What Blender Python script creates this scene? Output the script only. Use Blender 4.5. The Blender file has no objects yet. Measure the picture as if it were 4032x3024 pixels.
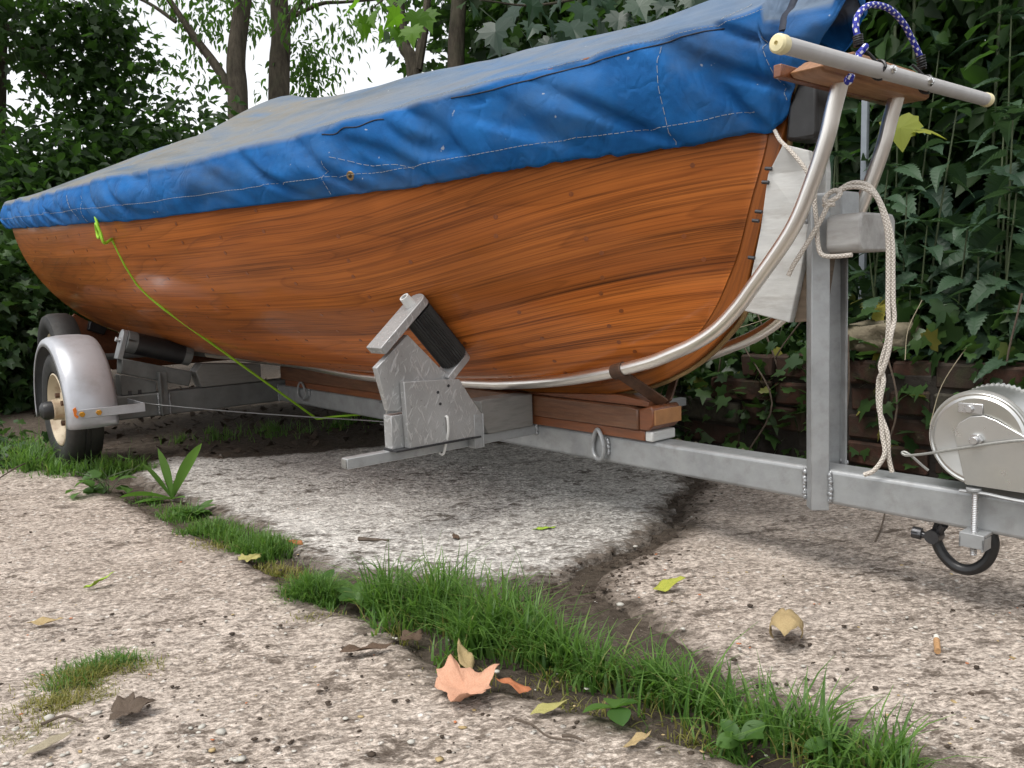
import bpy, bmesh, math, random
import numpy as np
from mathutils import Vector, Matrix, noise as mnoise

random.seed(7); RNG = np.random.default_rng(11)
scene = bpy.context.scene
R = math.radians

# ------------------------------------------------------------------ camera
PITCH, ROLL, CAMH, FPX = .1180, -.0329, .5161, 828.0
_F = Vector((0, math.cos(PITCH), -math.sin(PITCH)))
_U0 = Vector((0, math.sin(PITCH), math.cos(PITCH)))
_R0 = Vector((1, 0, 0))
_R = math.cos(ROLL)*_R0 + math.sin(ROLL)*_U0
_U = -math.sin(ROLL)*_R0 + math.cos(ROLL)*_U0
CAM = Vector((0, 0, CAMH))
cd = bpy.data.cameras.new('camera'); cam = bpy.data.objects.new('camera', cd)
scene.collection.objects.link(cam); scene.camera = cam
cd.sensor_width = 36; cd.lens = 36*FPX/1024; cd.clip_start = .05; cd.clip_end = 500
m3 = Matrix((_R, _U, -_F)).transposed()
cam.matrix_world = Matrix.Translation(CAM) @ m3.to_4x4()

# ------------------------------------------------------------------ sky, sun, exposure
SUN_EL, SUN_AZ = R(67), R(228)          # soft daylight from behind the photographer's left shoulder
w = bpy.data.worlds.new('World'); scene.world = w; w.use_nodes = True
nt = w.node_tree; nt.nodes.clear()
sky = nt.nodes.new('ShaderNodeTexSky'); sky.sky_type = 'NISHITA'; sky.sun_disc = False
sky.sun_elevation = SUN_EL; sky.sun_rotation = SUN_AZ
sky.air_density = 1.0; sky.dust_density = 1.5; sky.ozone_density = 1.0
hs = nt.nodes.new('ShaderNodeHueSaturation'); hs.inputs['Saturation'].default_value = .10   # white overcast
bg = nt.nodes.new('ShaderNodeBackground'); bg.inputs['Strength'].default_value = .15
wo = nt.nodes.new('ShaderNodeOutputWorld')
nt.links.new(sky.outputs[0], hs.inputs['Color']); nt.links.new(hs.outputs[0], bg.inputs[0]); nt.links.new(bg.outputs[0], wo.inputs[0])
sd = bpy.data.lights.new('sun', 'SUN'); so = bpy.data.objects.new('sun', sd); scene.collection.objects.link(so)
sd.energy = 1.5; sd.angle = R(30); sd.color = (1, .96, .9)
sdir = Vector((math.sin(SUN_AZ)*math.cos(SUN_EL), math.cos(SUN_AZ)*math.cos(SUN_EL), math.sin(SUN_EL)))
so.rotation_euler = sdir.to_track_quat('Z', 'Y').to_euler(); so.location = (0, 0, 8)
vs = scene.view_settings; vs.view_transform = 'Standard'; vs.look = 'None'; vs.exposure = .76; vs.gamma = 1; vs.use_curve_mapping = False

cy = scene.cycles; cy.adaptive_threshold = .02; cy.max_bounces = 6; cy.diffuse_bounces = 3; cy.glossy_bounces = 3; cy.transmission_bounces = 3; cy.transparent_max_bounces = 4

# ------------------------------------------------------------------ frames
OX, OY = .70565, 1.21951
FW = Vector((.65035, -.75963, 0)); LF = Vector((-.75963, -.65035, 0))
PHI = math.atan2(FW.y, FW.x)
TM = Matrix.Translation((OX, OY, 0)) @ Matrix.Rotation(PHI, 4, 'Z')     # trailer space (s forward, -l, z up) -> world
def t3(s, l, z): return Vector((s, -l, z))
def tw(s, l, z): return TM @ Vector((s, -l, z))
def ray(px, py): return (px-512)/FPX*_R - (py-384)/FPX*_U + _F
def G(px, py, z=0.0):
    d = ray(px, py); return CAM + d*((z-CAMH)/d.z)
def at(px, py, dist):
    d = ray(px, py); return CAM + d*dist
def wT(P):
    q = TM.inverted() @ Vector(P); return (q.x, -q.y, q.z)
def onl(px, py, l):
    d = ray(px, py); o = Vector((OX, OY, 0)); k = (l-(CAM-o).dot(LF))/d.dot(LF); return wT(CAM+d*k)
def ons(px, py, s):
    d = ray(px, py); o = Vector((OX, OY, 0)); k = (s-(CAM-o).dot(FW))/d.dot(FW); return wT(CAM+d*k)

# ------------------------------------------------------------------ small tools
col = scene.collection
def tag(o, label=None, cat=None, group=None, kind=None):
    if label: o['label'] = label
    if cat: o['category'] = cat
    if group: o['group'] = group
    if kind: o['kind'] = kind
    return o
def empty(name, label, cat, loc=(0, 0, 0), rz=0., group=None):
    o = bpy.data.objects.new(name, None); col.objects.link(o); o.location = loc; o.rotation_euler.z = rz
    o.empty_display_size = .1
    return tag(o, label, cat, group)
def tthing(name, label, cat, base=(0, 0, 0), group=None):
    """a thing in trailer space; parts keep trailer coordinates"""
    o = empty(name, label, cat, tw(*base), PHI, group); o['_b'] = base
    return o
def nrm(v): return v/np.linalg.norm(v)
def pchip(tab):
    xs = np.array([a for a, b in tab], float); ys = np.array([b for a, b in tab], float)
    o = np.argsort(xs); xs, ys = xs[o], ys[o]
    h = np.diff(xs); d = np.diff(ys)/h; m = np.zeros_like(xs)
    m[0], m[-1] = d[0], d[-1]
    for i in range(1, len(xs)-1):
        m[i] = 0 if d[i-1]*d[i] <= 0 else 2*d[i-1]*d[i]/(d[i-1]+d[i])
    def f(x):
        x = min(max(x, xs[0]), xs[-1]); i = min(int(np.searchsorted(xs, x, 'right'))-1, len(xs)-2)
        tt = (x-xs[i])/h[i]; t2, t3_ = tt*tt, tt**3
        return float((2*t3_-3*t2+1)*ys[i]+(t3_-2*t2+tt)*h[i]*m[i]+(-2*t3_+3*t2)*ys[i+1]+(t3_-t2)*h[i]*m[i+1])
    return f
def smooth_path(pts, n=8):
    """Catmull-Rom through points"""
    P = [Vector(p) for p in pts]; out = []
    for i in range(len(P)-1):
        a = P[i-1] if i else 2*P[0]-P[1]; b, c = P[i], P[i+1]; d = P[i+2] if i+2 < len(P) else 2*P[-1]-P[-2]
        for k in range(n):
            t = k/n
            out.append(.5*((2*b)+(c-a)*t+(2*a-5*b+4*c-d)*t*t+(3*b-a-3*c+d)*t**3))
    out.append(P[-1]); return out
class MB:
    def __init__(self): self.v = []; self.f = []; self.uv = {}
    def add(self, vs, fs, uvs=None):
        o = len(self.v); self.v += [tuple(q) for q in vs]
        for i, q in enumerate(fs):
            self.f.append(tuple(o+j for j in q))
        if uvs:
            for i, q in enumerate(uvs): self.uv[o+i] = q
        return self
    def hexa(self, c8):
        return self.add(c8, [(0,3,2,1),(4,5,6,7),(0,1,5,4),(1,2,6,5),(2,3,7,6),(3,0,4,7)])
    def box(self, s0, s1, l0, l1, z0, z1):          # trailer space
        return self.hexa([t3(s0,l0,z0),t3(s1,l0,z0),t3(s1,l1,z0),t3(s0,l1,z0),t3(s0,l0,z1),t3(s1,l0,z1),t3(s1,l1,z1),t3(s0,l1,z1)])
    def prism(self, poly, fn, a, b):
        n = len(poly); vs = [fn(u, v, a) for u, v in poly]+[fn(u, v, b) for u, v in poly]
        return self.add(vs, [tuple(range(n))[::-1], tuple(range(n, 2*n))]+[(i, (i+1) % n, n+(i+1) % n, n+i) for i in range(n)])
    def lz(self, poly, s0, s1):                     # polygon in (l,z), thickness along s
        return self.prism(poly, lambda l, z, s: t3(s, l, z), s0, s1)
    def sz(self, poly, l0, l1):                     # polygon in (s,z), thickness along l
        return self.prism(poly, lambda s, z, l: t3(s, l, z), l0, l1)
    def tube(self, pts, r, n=10, caps=True, rfn=None, squash=None):
        P = [Vector(p) for p in pts]; L = 0; fr = None; vs = []; uv = []; m = len(P)
        for i, p in enumerate(P):
            d = (P[min(i+1, m-1)]-P[max(i-1, 0)]).normalized()
            if fr is None:
                a = Vector((0, 0, 1)) if abs(d.z) < .9 else Vector((1, 0, 0)); fr = d.cross(a).normalized()
            else:
                fr = (fr-d*fr.dot(d)); fr = fr.normalized() if fr.length > 1e-6 else d.orthogonal().normalized()
            b = d.cross(fr); rr = r if rfn is None else rfn(i/(m-1))
            if i: L += (p-P[i-1]).length
            for k in range(n+1):
                a = 2*math.pi*k/n
                vs.append(p+rr*(math.cos(a)*fr+math.sin(a)*b*(squash or 1))); uv.append((L, k/n))
        fs = []
        for i in range(m-1):
            for k in range(n):
                a = i*(n+1)+k; fs.append((a, a+1, a+n+2, a+n+1))
        if caps:
            fs.append(tuple(range(n))[::-1]); o = (m-1)*(n+1); fs.append(tuple(o+k for k in range(n)))
        return self.add(vs, fs, uv)
    def cyl(self, a, b, r, n=16, r2=None):
        return self.tube([a, b], r, n, True, None if r2 is None else (lambda t: r+(r2-r)*t))
    def lathe(self, prof, org, axis, n=32, closed=False):
        ax = Vector(axis).normalized(); a = ax.orthogonal().normalized(); b = ax.cross(a); vs = []; m = len(prof); org = Vector(org)
        for k in range(n):
            t = 2*math.pi*k/n
            for r, h in prof: vs.append(org+ax*h+r*(math.cos(t)*a+math.sin(t)*b))
        fs = []
        for k in range(n):
            k2 = (k+1) % n
            for i in range(m-1 if not closed else m):
                i2 = (i+1) % m
                fs.append((k*m+i, k2*m+i, k2*m+i2, k*m+i2))
        return self.add(vs, fs)
    def build(self, name, mat, parent=None, bevel=0, smooth=35, space='t', seg=2, recalc=True, weld=False):
        me = bpy.data.meshes.new(name); me.from_pydata(self.v, [], self.f)
        if self.uv:
            ul = me.uv_layers.new(name='UVMap'); li = np.zeros(len(me.loops), np.int32); me.loops.foreach_get('vertex_index', li)
            arr = np.array([self.uv.get(i, (0, 0)) for i in range(len(self.v))], np.float32)[li]; ul.data.foreach_set('uv', arr.ravel())
        if recalc:
            bm = bmesh.new(); bm.from_mesh(me)
            if weld: bmesh.ops.remove_doubles(bm, verts=bm.verts, dist=1e-5)
            bmesh.ops.recalc_face_normals(bm, faces=bm.faces); bm.to_mesh(me); bm.free()
        if smooth:
            me.polygons.foreach_set('use_smooth', [True]*len(me.polygons)); me.set_sharp_from_angle(angle=R(smooth))
        me.update(); me.materials.append(mat)
        return link(name, me, parent, space, bevel, seg)
def link(name, me, parent=None, space='t', bevel=0, seg=2):
    o = bpy.data.objects.new(name, me); col.objects.link(o)
    if parent is not None:
        o.parent = parent; root = parent
        while root.parent is not None: root = root.parent
        if parent is root and '_b' in root:
            b = root['_b']; o.location = (-b[0], b[1], -b[2])
    elif space == 't': o.matrix_world = TM
    if bevel:
        md = o.modifiers.new('bevel', 'BEVEL'); md.width = bevel; md.segments = seg; md.limit_method = 'ANGLE'; md.angle_limit = R(40)
    return o
def npmesh(name, V, Fq, mat, parent=None, space='w', attrs=None, uv=None, smooth=True):
    """mesh from numpy arrays; Fq (n,3) or (n,4)"""
    me = bpy.data.meshes.new(name); V = np.asarray(V, np.float32); Fq = np.asarray(Fq, np.int32); k = Fq.shape[1]
    me.vertices.add(len(V)); me.vertices.foreach_set('co', V.ravel())
    me.loops.add(Fq.size); me.loops.foreach_set('vertex_index', Fq.ravel())
    me.polygons.add(len(Fq)); me.polygons.foreach_set('loop_start', np.arange(0, Fq.size, k, dtype=np.int32))
    me.update(calc_edges=True); me.validate()
    if smooth: me.polygons.foreach_set('use_smooth', np.ones(len(me.polygons), bool))
    for an, av in (attrs or {}).items():
        a = me.attributes.new(an, 'FLOAT', 'POINT'); a.data.foreach_set('value', np.asarray(av, np.float32))
    if uv is not None:
        ul = me.uv_layers.new(name='UVMap'); ul.data.foreach_set('uv', np.asarray(uv, np.float32)[Fq.ravel()].ravel())
    me.materials.append(mat)
    return link(name, me, parent, space)

# ------------------------------------------------------------------ materials
def nd(nt, typ, props=None, **inp):
    n = nt.nodes.new('ShaderNode'+typ)
    for k, v in (props or {}).items(): setattr(n, k, v)
    for k, v in inp.items():
        key = int(k[1:]) if k[0] == '_' else k.replace('_', ' ')
        s = n.inputs[key]
        if hasattr(v, 'is_output') or isinstance(v, bpy.types.NodeSocket): nt.links.new(v, s)
        else: s.default_value = v
    return n
def c4(c): return tuple(c)+(1,) if len(c) == 3 else c
def ramp(nt, fac, stops, interp='LINEAR'):
    n = nt.nodes.new('ShaderNodeValToRGB'); n.color_ramp.interpolation = interp; e = n.color_ramp.elements
    while len(e) < len(stops): e.new(.5)
    for q, (p, c) in zip(e, stops): q.position = p; q.color = c4(c if not isinstance(c, (int, float)) else (c, c, c))
    nt.links.new(fac, n.inputs[0]); return n.outputs[0]
def mix(nt, fac, a, b, mode='MIX'):
    n = nt.nodes.new('ShaderNodeMix'); n.data_type = 'RGBA'; n.blend_type = mode
    for s, v in ((n.inputs[0], fac), (n.inputs[6], a), (n.inputs[7], b)):
        if isinstance(v, bpy.types.NodeSocket): nt.links.new(v, s)
        else: s.default_value = v if isinstance(v, (int, float)) else c4(v)
    return n.outputs[2]
def math_(nt, op, a, b=None, c=None):
    n = nt.nodes.new('ShaderNodeMath'); n.operation = op
    for i, v in enumerate((a, b, c)):
        if v is None: continue
        if isinstance(v, bpy.types.NodeSocket): nt.links.new(v, n.inputs[i])
        else: n.inputs[i].default_value = v
    return n.outputs[0]
def vmap(nt, vec, scale=(1, 1, 1), loc=(0, 0, 0), rot=(0, 0, 0)):
    n = nt.nodes.new('ShaderNodeMapping'); nt.links.new(vec, n.inputs[0])
    for i, v in ((1, loc), (2, rot), (3, scale)):
        if isinstance(v, bpy.types.NodeSocket): nt.links.new(v, n.inputs[i])
        else: n.inputs[i].default_value = v
    return n.outputs[0]
def noise(nt, vec, scale, detail=4, rough=.55, dist=0.):
    n = nd(nt, 'TexNoise', None, Scale=scale, Detail=detail, Roughness=rough, Distortion=dist); nt.links.new(vec, n.inputs['Vector']); return n.outputs['Fac']
def mat0(name):
    m = bpy.data.materials.new(name); m.use_nodes = True; nt = m.node_tree; b = nt.nodes['Principled BSDF']
    return m, nt, b
def setp(nt, b, **kw):
    for k, v in kw.items():
        s = b.inputs[k.replace('_', ' ')]
        if isinstance(v, bpy.types.NodeSocket): nt.links.new(v, s)
        else: s.default_value = c4(v) if isinstance(v, (tuple, list)) and len(v) == 3 and s.type == 'RGBA' else v
def bump(nt, b, h, strength=.3, dist=.002):
    n = nd(nt, 'Bump', None, Strength=strength, Distance=dist, Height=h); nt.links.new(n.outputs[0], b.inputs['Normal']); return n
def coord(nt, kind='Object'): return nd(nt, 'TexCoord').outputs[kind]
def simple(name, c, rough=.5, metal=0., var=.25, scale=14, bumps=.15, bscale=60, dist=.0015, dirt=None, dirt_amt=.4, coat=0., dscale=5, spec=.5, stretch=(1, 1, 1)):
    m, nt, b = mat0(name); p = vmap(nt, coord(nt), stretch)
    n1 = noise(nt, p, scale, 5, .6)
    dark = tuple(x*(1-var) for x in c); lite = tuple(min(1, x*(1+var*.6)) for x in c)
    cc = ramp(nt, n1, [(.3, dark), (.7, lite)])
    if dirt:
        n2 = noise(nt, p, dscale, 8, .65)
        cc = mix(nt, ramp(nt, n2, [(.5, 0.), (.72, dirt_amt)]), cc, dirt)
    setp(nt, b, Base_Color=cc, Metallic=metal, Coat_Weight=coat, Specular_IOR_Level=spec)
    setp(nt, b, Roughness=ramp(nt, n1, [(.3, min(1, rough+.1)), (.7, max(0, rough-.08))]))
    if bumps: bump(nt, b, noise(nt, p, bscale, 4, .6), bumps, dist)
    return m

M = {}
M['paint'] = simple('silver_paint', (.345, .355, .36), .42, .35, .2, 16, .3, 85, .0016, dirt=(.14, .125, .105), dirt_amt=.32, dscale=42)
M['paint_dark'] = simple('silver_paint_dark', (.17, .175, .17), .55, .2, .2, 18, .25, 80, .0015, dirt=(.07, .065, .055), dirt_amt=.5)  # darker tone of the silver paint, flecked with dirt
M['weld'] = simple('weld_bead', (.40, .41, .42), .32, .6, .3, 60, .6, 160, .002)
M['bolt'] = simple('zinc_bolt', (.6, .6, .6), .28, .9, .15, 60, .1, 200, .0005)
M['dark_steel'] = simple('dark_steel', (.07, .07, .075), .4, .7, .3, 60, .3, 150, .001)
M['rust'] = simple('rusty_strap', (.085, .045, .028), .55, .35, .4, 40, .3, 120, .0012, dirt=(.16, .07, .03), dirt_amt=.5, dscale=18)
M['alu_drum'] = simple('zinc_sheet', (.58, .58, .56), .30, .85, .12, 12, .08, 60, .001, dirt=(.3, .28, .24), dirt_amt=.3)
M['rubber'] = simple('rubber', (.018, .018, .019), .42, 0, .3, 30, .2, 90, .001, dirt=(.05, .046, .04), dirt_amt=.3)
M['tyre'] = simple('tyre_rubber', (.016, .0155, .015), .62, 0, .35, 18, .3, 80, .0015, dirt=(.07, .062, .05), dirt_amt=.55, dscale=7)
M['rim'] = simple('cream_rim_paint', (.50, .42, .30), .5, 0, .12, 10, .15, 60, .001, dirt=(.20, .10, .045), dirt_amt=.75, dscale=14)
M['mudguard'] = simple('galvanised_mudguard', (.48, .49, .52), .36, .55, .12, 7, .06, 40, .001, dirt=(.24, .22, .20), dirt_amt=.35, dscale=16)
M['yellow_bolt'] = simple('yellow_bolt', (.55, .26, .02), .4, .3, .25, 60, .2, 120, .001)
M['orange'] = simple('orange_paint_chip', (.75, .2, .02), .5, 0, .1)
M['white_board'] = simple('white_painted_ply', (.58, .58, .56), .5, 0, .14, 10, .3, 45, .0015, dirt=(.26, .23, .2), dirt_amt=.5, dscale=9, stretch=(1, 1, 5))
M['ply_edge'] = simple('unpainted_ply', (.12, .085, .055), .6, 0, .3, 18, .3, 60, .001, stretch=(1, 1, 8))  # brown unpainted ply in a dark tone
M['timber'] = simple('varnished_timber_brown', (.13, .055, .026), .42, 0, .35, 14, .25, 60, .0012, dirt=(.30, .22, .15), dirt_amt=.18, coat=.3, stretch=(1, 9, 9), dscale=30)
M['timber_red'] = simple('varnished_timber_red', (.18, .06, .023), .38, 0, .3, 12, .2, 60, .001, coat=.4, stretch=(1, 9, 9))
M['timber_end'] = simple('timber_end_grain', (.40, .19, .075), .5, 0, .25, 20, .3, 80, .001)
M['handle_wood'] = simple('oiled_hardwood', (.33, .165, .078), .45, 0, .28, 16, .25, 70, .001, stretch=(9, 1, 9), dirt=(.12, .05, .03), dirt_amt=.4)
M['grey_wood'] = simple('silver_painted_softwood', (.24, .235, .22), .55, .2, .3, 10, .5, 40, .002, dirt=(.08, .07, .06), dirt_amt=.6, stretch=(6, 1, 6), dscale=10)
M['grey_block'] = simple('grey_painted_block', (.37, .36, .345), .6, .1, .18, 14, .4, 45, .002, dirt=(.16, .13, .1), dirt_amt=.4, stretch=(1, 3, 3), dscale=12)
M['sleeve'] = simple('grey_pvc_sleeve', (.47, .46, .455), .42, 0, .06, 10, .1, 120, .0006, dirt=(.33, .32, .30), dirt_amt=.4, stretch=(1, 6, 1))
M['cream'] = simple('cream_plastic', (.78, .70, .42), .4, 0, .05, 10, .03)
M['white_plastic'] = simple('white_plastic', (.62, .62, .6), .45, 0, .08)
M['felt'] = simple('black_felt', (.025, .025, .027), .9, 0, .3, 80, .4, 200, .001)
M['green_line'] = simple('lime_green_cord', (.28, .55, .02), .6, 0, .15, 200, .5, 500, .0008)
M['black_cord'] = simple('black_plastic', (.012, .012, .013), .4, 0, .2)
M['brass'] = simple('brass_strip', (.30, .20, .09), .42, .5, .3, 30)
M['galv_post'] = simple('galvanised_angle', (.27, .30, .33), .5, .3, .15, 12, .1, dirt=(.2, .2, .2))
M['mortar'] = simple('old_mortar', (.03, .025, .02), .95, 0, .4, 30, .8, 60, .006)
M['pebble'] = simple('chalky_pebble', (.50, .48, .43), .75, 0, .25, 30, .4, 90, .001)
M['stick'] = simple('dead_twig', (.10, .075, .055), .85, 0, .35, 60, .4, 120, .001)
M['bark'] = None

def m_plates():
    m, nt, b = mat0('silver_painted_chipboard'); p = coord(nt)
    def strokes(rot, sc, lo, hi):
        return ramp(nt, noise(nt, vmap(nt, vmap(nt, p, rot=rot), sc), 1., 2, .5), [(lo, 0.), (hi, 1.)])
    h1 = strokes((.45, 0, 0), (60, 150, 30), .60, .68); h2 = strokes((-.35, 0, 0), (60, 170, 34), .61, .69); h3 = strokes((1.0, 0, 0), (60, 140, 36), .64, .72)
    h = math_(nt, 'MAXIMUM', h1, math_(nt, 'MAXIMUM', h2, h3))
    n = noise(nt, p, 14, 5); g = noise(nt, p, 260, 3, .7)
    c = mix(nt, h, ramp(nt, n, [(.3, (.33, .33, .325)), (.7, (.43, .43, .43))]), (.52, .52, .52))  # raised strokes lightened, their highlights put into the paint colour
    c = mix(nt, ramp(nt, noise(nt, p, 90, 4, .7), [(.64, 0.), (.74, .7)]), c, (.13, .12, .11))
    setp(nt, b, Base_Color=c, Metallic=.5, Roughness=ramp(nt, h, [(0., .5), (1., .28)]))
    bump(nt, b, math_(nt, 'ADD', math_(nt, 'MULTIPLY', h, 1.), math_(nt, 'ADD', g, math_(nt, 'MULTIPLY', n, 2.))), .4, .0011); return m
M['plate'] = m_plates()

def m_tube():
    m, nt, b = mat0('polished_aluminium_tube'); p = coord(nt, 'UV')
    n = noise(nt, vmap(nt, p, (3, 26, 1)), 1, 4); n2 = noise(nt, vmap(nt, p, (1.5, 120, 1)), 1, 2); n3 = noise(nt, coord(nt), 6, 5)
    setp(nt, b, Base_Color=mix(nt, ramp(nt, n3, [(.45, 0.), (.75, .5)]), (.93, .90, .85), (.70, .68, .64)), Metallic=1., Roughness=ramp(nt, n, [(.3, .30), (.7, .42)]))
    return m
M['tube'] = m_tube()

def m_rope():
    m, nt, b = mat0('braided_white_rope'); p = coord(nt, 'UV')
    s = nd(nt, 'SeparateXYZ', None, Vector=p)
    a = math_(nt, 'ADD', math_(nt, 'MULTIPLY', s.outputs[0], 160), math_(nt, 'MULTIPLY', s.outputs[1], 4)); c = math_(nt, 'SUBTRACT', math_(nt, 'MULTIPLY', s.outputs[0], 160), math_(nt, 'MULTIPLY', s.outputs[1], 4))
    h = math_(nt, 'MULTIPLY', math_(nt, 'ABSOLUTE', math_(nt, 'SINE', math_(nt, 'MULTIPLY', a, math.pi))), math_(nt, 'ABSOLUTE', math_(nt, 'SINE', math_(nt, 'MULTIPLY', c, math.pi))))
    setp(nt, b, Base_Color=mix(nt, noise(nt, coord(nt), 30, 4), ramp(nt, h, [(.0, (.40, .35, .30)), (.5, (.74, .69, .62))]), (.62, .56, .49)), Roughness=.85)
    bump(nt, b, h, .9, .0015); return m
M['rope'] = m_rope()

def m_bungee():
    m, nt, b = mat0('blue_bungee_cord'); p = coord(nt, 'UV')
    s = nd(nt, 'SeparateXYZ', None, Vector=p)
    row = math_(nt, 'FLOOR', math_(nt, 'MULTIPLY', s.outputs[0], 125)); fr = math_(nt, 'FRACT', math_(nt, 'MULTIPLY', s.outputs[0], 125))
    ang = math_(nt, 'FRACT', math_(nt, 'ADD', math_(nt, 'MULTIPLY', s.outputs[1], 3), math_(nt, 'MULTIPLY', math_(nt, 'MODULO', row, 2), .5)))
    mk = math_(nt, 'MULTIPLY', math_(nt, 'LESS_THAN', ang, .36), math_(nt, 'LESS_THAN', fr, .62))
    setp(nt, b, Base_Color=mix(nt, mk, (.012, .02, .30), (.72, .72, .74)), Roughness=.6)
    bump(nt, b, math_(nt, 'SINE', math_(nt, 'MULTIPLY', s.outputs[0], 1570)), .3, .0008); return m
M['bungee'] = m_bungee()
M['wire'] = simple('grey_wire', (.33, .33, .31), .45, .5, .2, 300, .3, 700, .0005)

def m_hull(name, light=(.64, .20, .038), mid=(.38, .10, .018), dark=(.055, .014, .004), streak=1.0):
    m, nt, b = mat0(name); uv = coord(nt, 'UV'); rnd = nd(nt, 'ObjectInfo').outputs['Random']
    off = nd(nt, 'CombineXYZ', None, X=math_(nt, 'MULTIPLY', rnd, 37.), Y=math_(nt, 'MULTIPLY', rnd, 91.), Z=math_(nt, 'MULTIPLY', rnd, 13.)).outputs[0]
    pb = vmap(nt, uv, (.8, 7, 1), loc=off)
    broad = noise(nt, pb, 1.2, 3, .6, .3)
    warp = noise(nt, vmap(nt, uv, (.62, 4.2, 1), loc=off), 1.3, 1, .45, .15)
    rings = math_(nt, 'FRACT', math_(nt, 'MULTIPLY', warp, 15.))
    rl = ramp(nt, rings, [(0., 0.), (.05, 1.), (.14, .45), (.55, .0), (1., .1)])
    fine = noise(nt, vmap(nt, uv, (2.2, 190, 1), loc=off), 1., 3, .65, .1)
    fl = ramp(nt, fine, [(.44, 0.), (.68, 1.)])
    st = ramp(nt, noise(nt, vmap(nt, uv, (.8, 17, 1), loc=off), 1.3, 4, .65, .35), [(.44, 0.), (.60, 1.)])
    sep = nd(nt, 'SeparateXYZ', None, Vector=uv)
    bowf = nd(nt, 'MapRange', None, Value=sep.outputs[0], _1=2.5, _2=.9, _3=.25, _4=1.).outputs[0]; lowf = nd(nt, 'MapRange', None, Value=sep.outputs[1], _1=.98, _2=.55, _3=.45, _4=1.).outputs[0]
    stf = math_(nt, 'MULTIPLY', bowf, lowf)
    c = ramp(nt, broad, [(.28, mid), (.72, light)])
    c = mix(nt, math_(nt, 'MULTIPLY', fl, .5), c, tuple(x*.38 for x in mid))
    c = mix(nt, math_(nt, 'MULTIPLY', rl, .3), c, dark)
    c = mix(nt, math_(nt, 'MULTIPLY', math_(nt, 'MULTIPLY', st, math_(nt, 'ADD', math_(nt, 'MULTIPLY', fl, .6), .32)), math_(nt, 'MULTIPLY', stf, 1.05*streak)), c, dark)
    tone = math_(nt, 'ADD', math_(nt, 'MULTIPLY', rnd, .5), .74)
    blot = ramp(nt, noise(nt, vmap(nt, coord(nt), (1, 1, 1.6)), 1.5, 4, .6), [(.3, .76), (.7, 1.16)]); tone = math_(nt, 'MULTIPLY', tone, blot)
    hsv = nd(nt, 'HueSaturation', None, Value=tone, Saturation=1.0, Color=c)
    scr = ramp(nt, noise(nt, coord(nt), 2.2, 5), [(.55, .10), (.75, .26)])
    setp(nt, b, Base_Color=hsv.outputs[0], Roughness=.5, Coat_Weight=.38, Coat_Roughness=scr, Coat_IOR=1.42, Specular_IOR_Level=.2)
    bump(nt, b, math_(nt, 'ADD', fine, math_(nt, 'MULTIPLY', noise(nt, coord(nt), 9, 3), 2.)), .06, .0015)
    return m
M['hull'] = m_hull('varnished_larch')
M['stem'] = m_hull('varnished_oak', (.46, .15, .022), (.33, .092, .014), (.10, .03, .01), .25)

def m_cover():
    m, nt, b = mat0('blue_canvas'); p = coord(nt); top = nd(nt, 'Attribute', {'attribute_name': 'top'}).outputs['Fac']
    n1 = noise(nt, vmap(nt, p, (1, 1.6, 1.6)), 3.2, 6, .6, .4); n2 = noise(nt, p, 14, 6, .65); n3 = noise(nt, vmap(nt, p, (.6, 2.5, 2.5)), 2.1, 5, .6)
    blue = ramp(nt, n2, [(.3, (.006, .072, .23)), (.7, (.012, .125, .37))])
    faded = ramp(nt, n1, [(.28, (.07, .14, .26)), (.38, (.13, .165, .21)), (.5, (.175, .185, .19)), (.58, (.185, .178, .16)), (.66, (.14, .172, .21)), (.8, (.08, .15, .26))])
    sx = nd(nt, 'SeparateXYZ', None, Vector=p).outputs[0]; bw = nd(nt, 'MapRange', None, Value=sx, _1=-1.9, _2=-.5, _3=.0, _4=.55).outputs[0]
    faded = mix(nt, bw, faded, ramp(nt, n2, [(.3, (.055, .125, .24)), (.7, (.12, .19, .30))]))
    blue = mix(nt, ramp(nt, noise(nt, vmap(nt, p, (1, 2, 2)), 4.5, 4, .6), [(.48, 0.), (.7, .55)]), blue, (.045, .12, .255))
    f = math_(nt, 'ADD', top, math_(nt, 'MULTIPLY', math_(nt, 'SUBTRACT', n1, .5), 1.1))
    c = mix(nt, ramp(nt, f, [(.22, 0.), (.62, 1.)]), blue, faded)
    c = mix(nt, ramp(nt, n3, [(.52, 0.), (.74, .6)]), c, (.075, .085, .085))
    sp = ramp(nt, noise(nt, p, 55, 2), [(.74, 0.), (.77, .6)])
    c = mix(nt, sp, c, (.42, .43, .44))
    setp(nt, b, Base_Color=c, Roughness=.8, Specular_IOR_Level=.18)
    wv = noise(nt, p, 520, 2)
    rg = math_(nt, 'ABSOLUTE', math_(nt, 'SUBTRACT', noise(nt, vmap(nt, p, (1, 1, .6)), 9, 3, .55, .6), .5))
    bump(nt, b, math_(nt, 'ADD', math_(nt, 'MULTIPLY', wv, .35), math_(nt, 'ADD', math_(nt, 'MULTIPLY', ramp(nt, rg, [(0., 0.), (.06, 1.)]), 1.2), math_(nt, 'MULTIPLY', noise(nt, p, 22, 3, .6), 1.5))), .4, .003); return m
M['cover'] = m_cover()
M['thread'] = simple('pale_thread', (.36, .36, .34), .8, 0, .2, 100, 0)
M['cover_dark'] = simple('dark_blue_cloth', (.006, .012, .03), .7, 0, .3, 60, .2)
M['tarp'] = simple('grey_tarpaulin', (.16, .155, .145), .7, 0, .35, 3, .3, 12, .01, dirt=(.05, .05, .045), dirt_amt=.5)

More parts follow.
